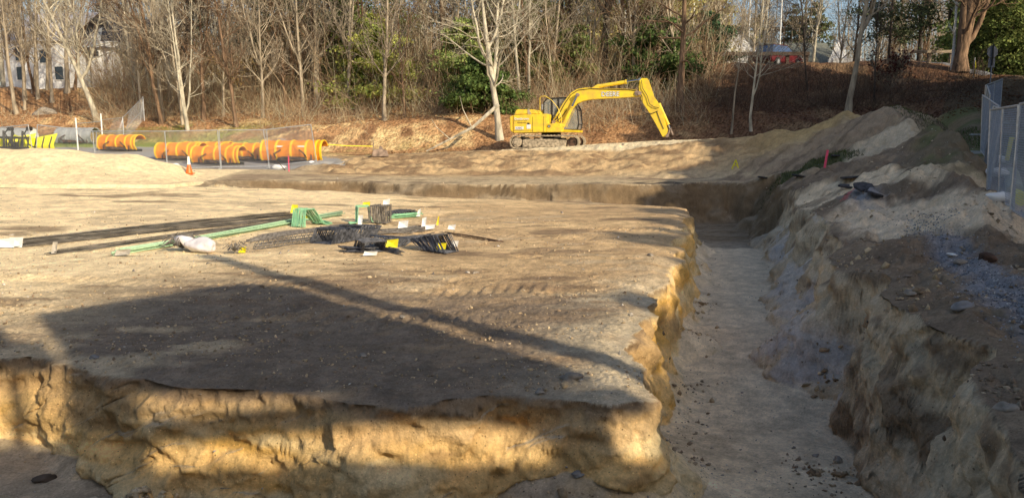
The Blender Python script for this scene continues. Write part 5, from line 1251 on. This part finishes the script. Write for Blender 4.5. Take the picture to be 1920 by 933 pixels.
hoops('stirrup_bundle', 'low black heap of stirrups behind the short green bundle', 758, 404, R(70), 24, .8, .22, 'rebar', .008, .022, .7, 'rect', seed=10)
bars('rebar_bundle', 'flat fan of grey bars behind the ladder shaped mesh', (474, 455), (500, 441), (628, 430), (650, 422), 40, 'rebar_grey', .010, 2, seed=11, jit=.12)
def ladder():
    A, B = gpad(478, 470), gpad(612, 451); A2, B2 = gpad(490, 458), gpad(622, 443); t = MB()
    for (P0, P1) in ((A, B), (A2, B2)):
        for k in range(4): t.tube([P0 + Vector((0, k * .02, .02 + .05 * (k % 2))), P1 + Vector((0, k * .02, .02 + .05 * (k % 2)))], .011, 5)
    n = 16
    for k in range(n): t.tube([A.lerp(B, k / n) + Vector((0, 0, .04)), A2.lerp(B2, (k + .6) / n) + Vector((0, 0, .20)), A.lerp(B, (k + 1) / n) + Vector((0, 0, .04))], .009, 4)
    tag(t.build('ladder_mesh', M['rebar_grey']), 'grey zigzag ladder reinforcement lying left of the black heap', 'wire ladder')
ladder()
hoops('stirrup_bundle', 'big dark mound of stirrups with bar ends facing the viewer, left of the heap', 640, 452, R(-28), 46, .55, .40, 'rebar', .009, .026, .55, 'rect', seed=12, fan=.5)
hoops('stirrup_bundle', 'second layer of dark stirrups resting on the right of the big mound', 668, 446, R(-20), 30, .55, .38, 'rebar', .009, .024, .5, 'rect', seed=13, fan=.4)
hoops('stirrup_bundle', 'dark square hoops tipped toward the viewer in the middle of the heap', 690, 470, R(30), 22, .42, .34, 'rebar', .009, .024, -.5, 'rect', seed=14)
hoops('stirrup_bundle', 'dark tangle of stirrups right of centre above the yellow tag', 722, 462, R(-45), 26, .50, .30, 'rebar', .009, .024, .6, 'rect', seed=15, fan=.6)
bars('rebar_bundle', 'short black bundle lying along the front of the heap', (648, 471), (648, 475), (696, 472), (694, 477), 22, 'rebar', .009, 5, seed=16)
bars('rebar_bundle', 'short black bundle angled right below the yellow tag', (700, 464), (700, 468), (750, 474), (748, 479), 20, 'rebar', .009, 4, seed=17)
bars('rebar_bundle', 'straight dark bars running right from the heap', (728, 452), (732, 458), (806, 442), (812, 452), 26, 'rebar', .009, 3, seed=18)
bars('rebar_bundle', 'flat grey bars behind the heap tied with white tags', (700, 434), (716, 442), (792, 424), (800, 436), 30, 'rebar_grey', .010, 2, seed=19, jit=.12)
hoops('stirrup_bundle', 'dark sheaf of tied stirrups standing at the right end of the heap', 824, 472, R(50), 30, .34, .46, 'rebar', .009, .020, .55, 'rect', seed=20, fan=.5)
bars('rebar_bundle', 'few loose thin bars reaching right past the tied sheaf', (840, 438), (842, 442), (938, 452), (938, 454), 5, 'rust', .010, 1, seed=21)
def ties(px, py, n, s, lab):
    b = gpad(px, py); t = MB(); rr = random.Random(px)
    for k in range(n):
        a = rr.uniform(0, 6.28); l_ = s * rr.uniform(.5, 1.1); e = rr.uniform(.3, 1.3); t.tube([(0, 0, .05), (math.cos(a) * l_ * .6, math.sin(a) * l_ * .6, .05 + math.sin(e) * l_ * .8), (math.cos(a) * l_ * 1.1, math.sin(a) * l_, max(.02, .03 + math.sin(e) * l_ * .5))], .008, 4)
    o = t.build('tie_wire_bundle', M['rebar_grey']); o.location = b; tag(o, lab, 'wire bundle')
ties(343, 470, 60, .34, 'spiky bundle of grey wire ends against the white sack')
ties(440, 476, 26, .22, 'small spiky wire bundle alone on the sand right of the sack')
b = gpad(377, 474); t = MB(); t.lump((0, 0, .13), (.34, .17, .14), 4, .13, 4, -.4); t.tube([(-.24, .1, .16), (-.42, .17, .24), (-.5, .19, .2)], [.12, .06, .09], 9); o = t.build('plastic_sack', mat('white_sack', (.80, .76, .78), .45, noise=.08, scale=7, bump=.5), smooth=True); o.location = b; tag(o, 'plump white plastic sack on the sand by the green bars', 'sack')
ptag(8, 466, .34, .18, 'tagw', 'white plastic sheet on the ends of the wide bar spread, leftmost'); ptag(28, 465, .24, .18, 'tagw', 'white tag just right of the leftmost plastic sheet')
ptag(100, 477, .08, .2, 'tan', 'tan tag standing at the end of the narrow dark bundle'); ptag(228, 482, .26, .12, 'tan', 'pale tag at the near end of the long green bars')
ptag(551, 408, .17, .2, 'tagy', 'square yellow tag left of the green arch', .12); ptag(576, 420, .3, .06, 'tagy', 'thin yellow strip tied across the green arch', .14); ptag(686, 404, .2, .16, 'tagy', 'yellow tag on top of the green bent stirrups', .2)
ptag(724, 404, .17, .2, 'tagw', 'white tag above the upright grey hoops', .25); ptag(784, 409, .1, .2, 'tagw', 'white tag at the end of the short green bundle', .04); ptag(675, 440, .09, .2, 'tagw', 'white pointed tag on the big dark mound', .22)
ptag(755, 432, .22, .18, 'tagw', 'white tag on the flat grey bars, left one of the pair', .04); ptag(794, 428, .1, .22, 'tagw', 'narrow upright white tag at the end of the flat grey bars', .04); ptag(806, 434, .2, .12, 'tagw', 'white tag fallen right of the upright one', .03)
ptag(733, 470, .24, .16, 'tagy', 'yellow tag over the front black bundle', .06); ptag(693, 482, .24, .07, 'tagw', 'white tag on the ground in front of the heap'); ptag(826, 474, .18, .12, 'tagy', 'yellow tag on the foot of the tied sheaf', .05); ptag(851, 466, .14, .12, 'tagw', 'white tag right of the tied sheaf')
ptag(846, 438, .16, .1, 'tagw', 'white tag behind the tied sheaf', .1); ptag(820, 425, .05, .2, 'tagy', 'thin yellow tag standing behind the tied sheaf', .04); ptag(453, 476, .12, .1, 'tagy', 'yellow tag beside the small wire bundle'); ptag(348, 470, .16, .14, 'tagw', 'white tag on the spiky wire bundle', .05)
# ------------------------------------------------------------------ houses
def rectwin(parent, x, z, w, h, y):
    b = MB(); b.box((x, y - .03, z), (w + .16, .06, h + .16)); f = b.build('window', M['white'], parent)
    b = MB(); b.box((x, y - .065, z), (w, .02, h)); b.build('pane', M['win'], f)
def left_house():
    d = 75; x0 = (20 - CX) / F * d; t = thing('white_house', 'large white sided house with dark roofs seen through the trees at upper left', 'house', (x0, d, 5.4), R(-4))
    u = d / F
    def blk(name, px0, px1, py0, py1, depth, m, yoff=0):
        xa, xb = (px0 - 20) * u, (px1 - 20) * u; za, zb = CAMZ + (262 - py1) * u - 5.4, CAMZ + (262 - py0) * u - 5.4
        b = MB(); b.box(((xa + xb) / 2, depth / 2 + yoff, (za + zb) / 2), (xb - xa, depth, zb - za)); return b.build(name, M[m], t), xa, xb, za, zb
    blk('wall', 30, 156, 85, 172, 8, 'siding')
    blk('wall', 166, 215, 80, 178, 6, 'siding', 2.5)
    zb = CAMZ + (262 - 85) * u - 5.4
    b = MB(); xa, xb = (26 - 20) * u, (160 - 20) * u
    b.prism([(xa - .2, zb - .05), (xb + .2, zb - .05), (xb + .2, zb + .1), ((xb), zb + .12), (xa, zb + .12)], -.3, 8.2); b.build('eave', M['white'], t)
    b = MB(); b.add([(xa, -.3, zb + .1), (xb, -.3, zb + .1), (xb, 5, zb + 3.4), (xa, 5, zb + 3.4), (xa, 10, zb), (xb, 10, zb)], [(0, 1, 2, 3), (3, 2, 5, 4)]); b.build('roof', mat('pale_roof', (.42, .41, .44), .85, noise=.12, scale=4), t)
    xc, xd = (128 - 20) * u, (240 - 20) * u; zc = CAMZ + (262 - 86) * u - 5.4; zt = CAMZ + (262 - 8) * u - 5.4
    b = MB(); b.add([(xc, 2.2, zc), (xd + .3, 2.2, zc - .6), (xd, 9, zt - .9), (xc + .5, 9, zt), (xc, 16, zc), (xd, 16, zc)], [(0, 1, 2, 3), (3, 2, 5, 4), (0, 3, 4), (1, 5, 2)]); b.build('roof', M['roofd'], t)
    b = MB(); b.add([((150 - 20) * u, 1.2, zc - .4), ((200 - 20) * u, 1.2, zc - .4), ((176 - 20) * u, 4, zc + 1.9)], [(0, 1, 2)]); b.build('gable', M['grey_al'], t)
    for px, py in ((62, 108), (108, 112), (62, 142), (135, 142)): rectwin(t, (px - 20) * u, CAMZ + (262 - py) * u - 5.4, .8, 1.2, 0)
    rectwin(t, (178 - 20) * u, CAMZ + (262 - 103) * u - 5.4, .5, .5, 2.5)
    b = MB(); b.box(((40 - 20) * u + 3, .1, -.5), (7.2, .3, 2.2)); b.build('foundation', M['dusty'], t)
left_house()
def right_house():
    d = 86.0; u = d / F; zg = 7.3; t = thing('ranch_house', 'long low house with olive grey roof, white garage gable and white chimney beyond the road', 'house', ((1378 - CX) * u, d, zg), 0)
    X_ = lambda px: (px - 1378) * u
    Z_ = lambda py: CAMZ + (262 - py) * u - zg
    b = MB(); b.box(((X_(1336) + X_(1412)) / 2, 3, Z_(100) / 2), (X_(1412) - X_(1336), 6, Z_(100))); b.build('wall', M['siding'], t)
    b = MB(); b.prism([(X_(1334), Z_(100)), (X_(1414), Z_(100)), (X_(1375), Z_(62))][::-1], -.02, 6); b.build('gable', M['siding'], t)
    b = MB()
    for s, xe in ((-1, 1328), (1, 1420)): b.add([(X_(1375), -.5, Z_(60)), (X_(xe), -.5, Z_(101)), (X_(xe), 7, Z_(101)), (X_(1375), 7, Z_(60)), (X_(1375), -.5, Z_(60) + .15), (X_(xe), -.5, Z_(101) + .15), (X_(xe), 7, Z_(101) + .15), (X_(1375), 7, Z_(60) + .15)], [(0, 1, 2, 3), (4, 5, 6, 7), (0, 1, 5, 4)])
    b.build('garage_roof', M['roofo'], t)
    b = MB(); b.box((X_(1374), -.03, Z_(112)), (3.6, .05, 1.5)); gd_ = b.build('garage_door', M['white'], t)
    b = MB()
    for k in range(3): b.box((X_(1374), -.065, Z_(112) - .45 + k * .42), (3.5, .02, .05))
    b.build('door_groove', M['grey_al'], gd_)
    b = MB(); xa, xb = X_(1262), X_(1602)
    b.add([(xa, 4.0, Z_(124)), (xb - .3, 4.0, Z_(124)), (xb - .3, 9.5, Z_(68)), (xa, 9.5, Z_(68)), (xa, 15, Z_(110)), (xb, 15, Z_(110))], [(0, 1, 2, 3), (3, 2, 5, 4)]); b.build('roof', M['roofo'], t)
    b = MB(); b.box(((xa + xb) / 2, 8, 1.2), (xb - xa - .6, 7, 2.4)); b.build('wall', M['siding'], t)
    b = MB(); b.add([(X_(1562), 3.6, Z_(116)), (X_(1600), 3.6, Z_(116)), (X_(1600), 5.0, Z_(66)), (X_(1592), 5.0, Z_(66))], [(0, 1, 2, 3)]); b.box((X_(1602), 4.4, Z_(121)), (3.6, 1.6, 1.5)); b.build('gable', M['siding'], t)
    b = MB(); b.box((X_(1433), 9.2, Z_(70)), (1.65, 1.0, 2.4)); ch = b.build('chimney', M['siding'], t)
    b = MB(); b.box((X_(1433), 9.2, Z_(57)), (1.8, 1.15, .22)); b.build('chimney_cap', M['rust'], ch)
    for px in (1630,): b = MB(); b.box((X_(px), 5, Z_(116)), (.5, .5, 1.6)); b.build('wall', M['siding'], t)
right_house()
def car():
    d = 63.0; x = (1446 - CX) / F * d; t = thing('parked_car', 'dark red car with blue sky reflected in its glass behind the timber rail', 'car', (x, d, H(x, d) + .02), R(38))
    # along x, front to +x; length 4.4
    prof = [(-2.2, .45), (-2.15, .95), (-1.95, 1.05), (1.0, 1.02), (1.9, .92), (2.2, .7), (2.22, .4), (1.9, .3), (-1.9, .3)]
    b = MB(); b.prism(prof[::-1], -.88, .88); b.build('body', M['red'], t, bevel=.07)
    b = MB(); z0, z1 = 1.03, 1.62
    low = [(-2.0, -.82), (1.05, -.82), (1.05, .82), (-2.0, .82)]; top = [(-1.6, -.66), (.3, -.66), (.3, .66), (-1.6, .66)]
    b.add([(p[0], p[1], z0) for p in low] + [(p[0], p[1], z1) for p in top], [(4, 5, 6, 7), (0, 1, 5, 4), (1, 2, 6, 5), (2, 3, 7, 6), (3, 0, 4, 7)]); b.build('window', M['carglass'], t, bevel=.02)
    b = MB(); b.box((-.65, 0, 1.64), (1.95, 1.34, .05)); b.build('roof', M['red'], t, bevel=.02)
    for sx in (-1.35, 1.4):
        for sy in (-.86, .86):
            b = MB(); b.cyl((sx, sy - .1, .33), (sx, sy + .1, .33), .33, 20); w = b.build('wheel', M['tyre'], t); b = MB(); b.cyl((sx, sy - .11, .33), (sx, sy + .11, .33), .19, 14); b.build('rim', M['galv'], w)
    for sy in (-.66, .66):
        b = MB(); b.box((2.16, sy, .72), (.12, .34, .16)); b.build('headlight', M['lamp'], t, bevel=.02); b = MB(); b.box((-2.19, sy, .85), (.06, .3, .2)); b.build('tail_light', M['lamp'], t)
    for sy in (-.95, .95): b = MB(); b.box((.75, sy, 1.08), (.12, .16, .12)); b.build('mirror', M['red'], t)
car()
def rail(pxs, py, d, h, m, lab, th=.28):
    t = thing('guard_rail', lab, 'guard rail', (0, 0, 0)); ps = [PD(px, py, d) for px in pxs]
    b = MB(); A, B = Vector(ps[0]), Vector(ps[-1]); b.box((A + B) / 2, ((B - A).length + .3, .14, th)); b.build('rail', M[m], t, bevel=.01)
    for p in ps: b = MB(); z = H(p[0], p[1]) - .2; b.box((p[0], p[1] + .16, (p[2] + .16 + z) / 2), (.24, .18, p[2] + .16 - z)); b.build('post', M[m], t)
rail((1338, 1408, 1478, 1514), 101, 59.6, 1, 'wood_dark', 'dark timber guard rail in front of the red car')
rail((1700, 1745, 1787), 97, 56.5, 1, 'wood', 'weathered timber guard rail left of the twin trunked tree', .2)
# signs
b = hit(1856, 161); t = thing('stop_sign', 'octagonal stop sign seen from its grey back on a thin post', 'road sign', b, R(8)); ox = .37
top = (161 - 88) / F * b[1]
m_ = MB(); m_.tube([(0, 0, -.2), (0, 0, top)], .035, 6); m_.build('post', M['signback'], t)
m_ = MB(); m_.prism([(math.cos(R(22.5 + 45 * k)) * .38, math.sin(R(22.5 + 45 * k)) * .38 + top - .42) for k in range(8)], .02, .03); m_.build('sign_plate', M['signback'], t)
m_ = MB(); m_.prism([(-.22, top - 1.35), (.22, top - 1.35), (.22, top - .82), (-.22, top - .82)], .02, .03); m_.build('lower_plate', M['signback'], t)
m_ = MB(); m_.box((0, -.02, top - .6), (.07, .05, 1.3)); m_.build('bracket', M['black'], t)
b = hit(1825, 146); t = thing('warning_sign', 'narrow yellow warning sign by the road left of the stop sign', 'road sign', b, R(65)); m_ = MB(); m_.tube([(0, 0, -.2), (0, 0, 1.3)], .03, 6); m_.build('post', M['galv'], t)
m_ = MB(); m_.prism([(0, .15), (.45, .62), (0, 1.1), (-.45, .62)], -.06, -.04); m_.build('sign_plate', M['tagy'], t)
# poles and wires
for px, d, lab, r_ in ((1449, 70, 'thin pale pole rising in front of the long grey roof', .055), (1392, 72, 'thin pale pole rising above the white garage gable', .045), (1290, 68, 'slender pale pole beside the rough barked trunk', .06), (1166, 66, 'short white post standing among the olive pines', .07)):
    x = (px - CX) / F * d; z = H(x, d); m_ = MB(); h_ = 9.5 if px != 1166 else CAMZ + (262 - 30) / F * d - z; m_.tube([(x, d, z - .2), (x, d, z + h_)], r_, 8); tag(m_.build('utility_pole', M['white']), lab, 'pole')
x, d = (1130 - CX) / F * 74, 74; m_ = MB()
def wire(py0, py1, d, px0, px1, i, rad=.018):
    A, B = Vector(PD(px0, py0, d)), Vector(PD(px1, py1, d + 4)); pts = []
    for k in range(13): f = k / 12; q = A.lerp(B, f); q.z -= .6 * 4 * f * (1 - f) * .6; pts.append(q)
    t = MB(); t.tube(pts, rad, 4); tag(t.build('overhead_wire', M['black']), 'thin dark overhead wire spanning the gap of sky at upper right', 'wire', 'overhead wires over the road')
for i, (a_, b_) in enumerate(((3, -4), (10, 2), (14, 20), (21, 8), (30, 14), (52, 34), (56, 40))): wire(a_, b_, 68 + i * .4, 1180, 1960, i, .013 if i > 4 else .006)
# ------------------------------------------------------------------ behind the viewer: what throws the long shadows
SAZ, SEL = R(42), R(27)
SUN = Vector((math.sin(SAZ) * math.cos(SEL), -math.cos(SAZ) * math.cos(SEL), math.sin(SEL)))
yb = -6.0
hb = thing('shadow_building', 'unseen building behind the viewer, its storeys and gallery shaped to cast shadows', 'building', (0, yb, 0))  # unseen; its parts are cut to throw the shadow outlines
def bb(name, x0, x1, z0, z1, m='siding', depth=.3, yo=0):
    b = MB(); b.box(((x0 + x1) / 2, yo - depth / 2, (z0 + z1) / 2), (x1 - x0, depth, z1 - z0)); return b.build(name, M[m], hb)
bb('base_caster', -14, 15.5, -.12, 7.08, 'siding', 4)
bb('wing_caster', -14, 7.93, 7.08, 7.5, 'siding', 4)
b = MB(); b.prism([(7.9, 7.93), (10.2, 7.74), (11.9, 7.98), (11.9, 10.95), (11.4, 11.12), (7.9, 9.74)][::-1], -.12, 0); b.build('storey_caster', M['siding'], hb)
b = MB(); b.prism([(7.9, 7.38), (10.9, 7.52), (11.9, 7.56), (11.9, 7.84), (10.2, 7.75), (7.9, 7.56)][::-1], -.12, 0); b.build('floor_beam_caster', M['wood'], hb)
bb('corner_post_caster', 11.12, 11.44, 7.08, 8.0, 'wood', .12)
b = MB(); b.prism([(7.45, 7.5), (7.93, 7.5), (7.93, 9.74), (7.89, 9.74)][::-1], -.12, 0); b.build('gallery_caster', M['wood'], hb)
bb('side_beam_caster', 2.0, 7.5, 8.4, 8.8, 'wood', .12)
b = MB(); b.tube([(7.10, -.1, 7.4), (7.28, -.1, 10.6)], .07, 8); b.build('leaning_post_caster', M['wood'], hb)
t = MB(); t.tube([(12.75, yb, -.1), (12.6, yb, 7.0), (12.15, yb, 12.9)], [.2, .18, .16], 8); tag(t.build('utility_pole', M['wood']), 'timber pole standing beside the unseen building behind the viewer', 'pole')
cc = [conifer(901 + k, 12.6, 3.4, 5200, G3, r=.2, base=.0, size=.42, power=.42, nb=150) for k in range(3)]  # unseen pines, added and sized to shade the right side
sb = []
g = np.random.default_rng(77)
row = [(36 + g.uniform(-1, 1), y_, 1.12) for y_ in np.arange(24, 42, 2.0)] + [(29, y_, .93) for y_ in np.arange(-20, 14, 2.9)] + [(27 + g.uniform(-.6, .8), y_, g.uniform(.92, 1.02)) for y_ in np.arange(-6, 14, 2.3)] + [(27 + g.uniform(-.6, .8), y_, g.uniform(1.08, 1.13)) for y_ in np.arange(-25, -6, 2.0)] + [(29.5, y_, 1.08) for y_ in np.arange(-24, -6, 2.6)] + [(30.0, y_, g.uniform(.98, 1.12)) for y_ in np.arange(14, 38, 2.0)] + [(31.5, y_, g.uniform(.94, 1.08)) for y_ in np.arange(-26, 12, 3.4)]
for i, (x_, y_, s_) in enumerate(row):
    if i < 3: o = put_conifer('pine_tree', 'unseen dark pine added beyond the right edge to cast shade', 'tree', (0, 0, 0), cc[i], group='unseen row of shade pines on the right'); sb.append(o)
    else: o = copy_tree(sb[i % 3])
    zz = 0 if y_ < 8 else min(2.5, (y_ - 8) * .1)
    o.location = (x_, y_, zz - .3); o.scale = (s_ * 1.1, s_ * 1.1, s_ * 1.27); o.rotation_euler = (0, 0, i * 1.7)
# ------------------------------------------------------------------ light, sky, camera
w = bpy.data.worlds.new('World'); sc.world = w; w.use_nodes = True; nt = w.node_tree
sky = nt.nodes.new('ShaderNodeTexSky'); sky.sky_type = 'NISHITA'; sky.sun_disc = False; sky.sun_elevation = SEL; sky.sun_rotation = math.atan2(SUN.x, SUN.y); sky.air_density = 1.0; sky.dust_density = 2.2
nt.links.new(sky.outputs[0], nt.nodes['Background'].inputs[0]); nt.nodes['Background'].inputs[1].default_value = .15
l = bpy.data.lights.new('sun', 'SUN'); l.energy = 5.0; l.angle = R(.42); l.color = (1, .85, .62)
lo_ = bpy.data.objects.new('sun', l); COL.objects.link(lo_); lo_.rotation_euler = SUN.to_track_quat('Z', 'Y').to_euler()
cd = bpy.data.cameras.new('camera'); cam = bpy.data.objects.new('camera', cd); COL.objects.link(cam); sc.camera = cam
cam.location = (0, 0, CAMZ); cam.rotation_euler = (R(90) - PITCH, 0, 0); cd.sensor_fit = 'HORIZONTAL'; cd.sensor_width = 36; cd.lens = 36 * F / 1920; cd.clip_end = 2000; cd.clip_start = .05
sc.view_settings.view_transform = 'Standard'; sc.view_settings.look = 'None'; sc.view_settings.exposure = 0
sc.cycles.max_bounces = 5; sc.cycles.transparent_max_bounces = 8
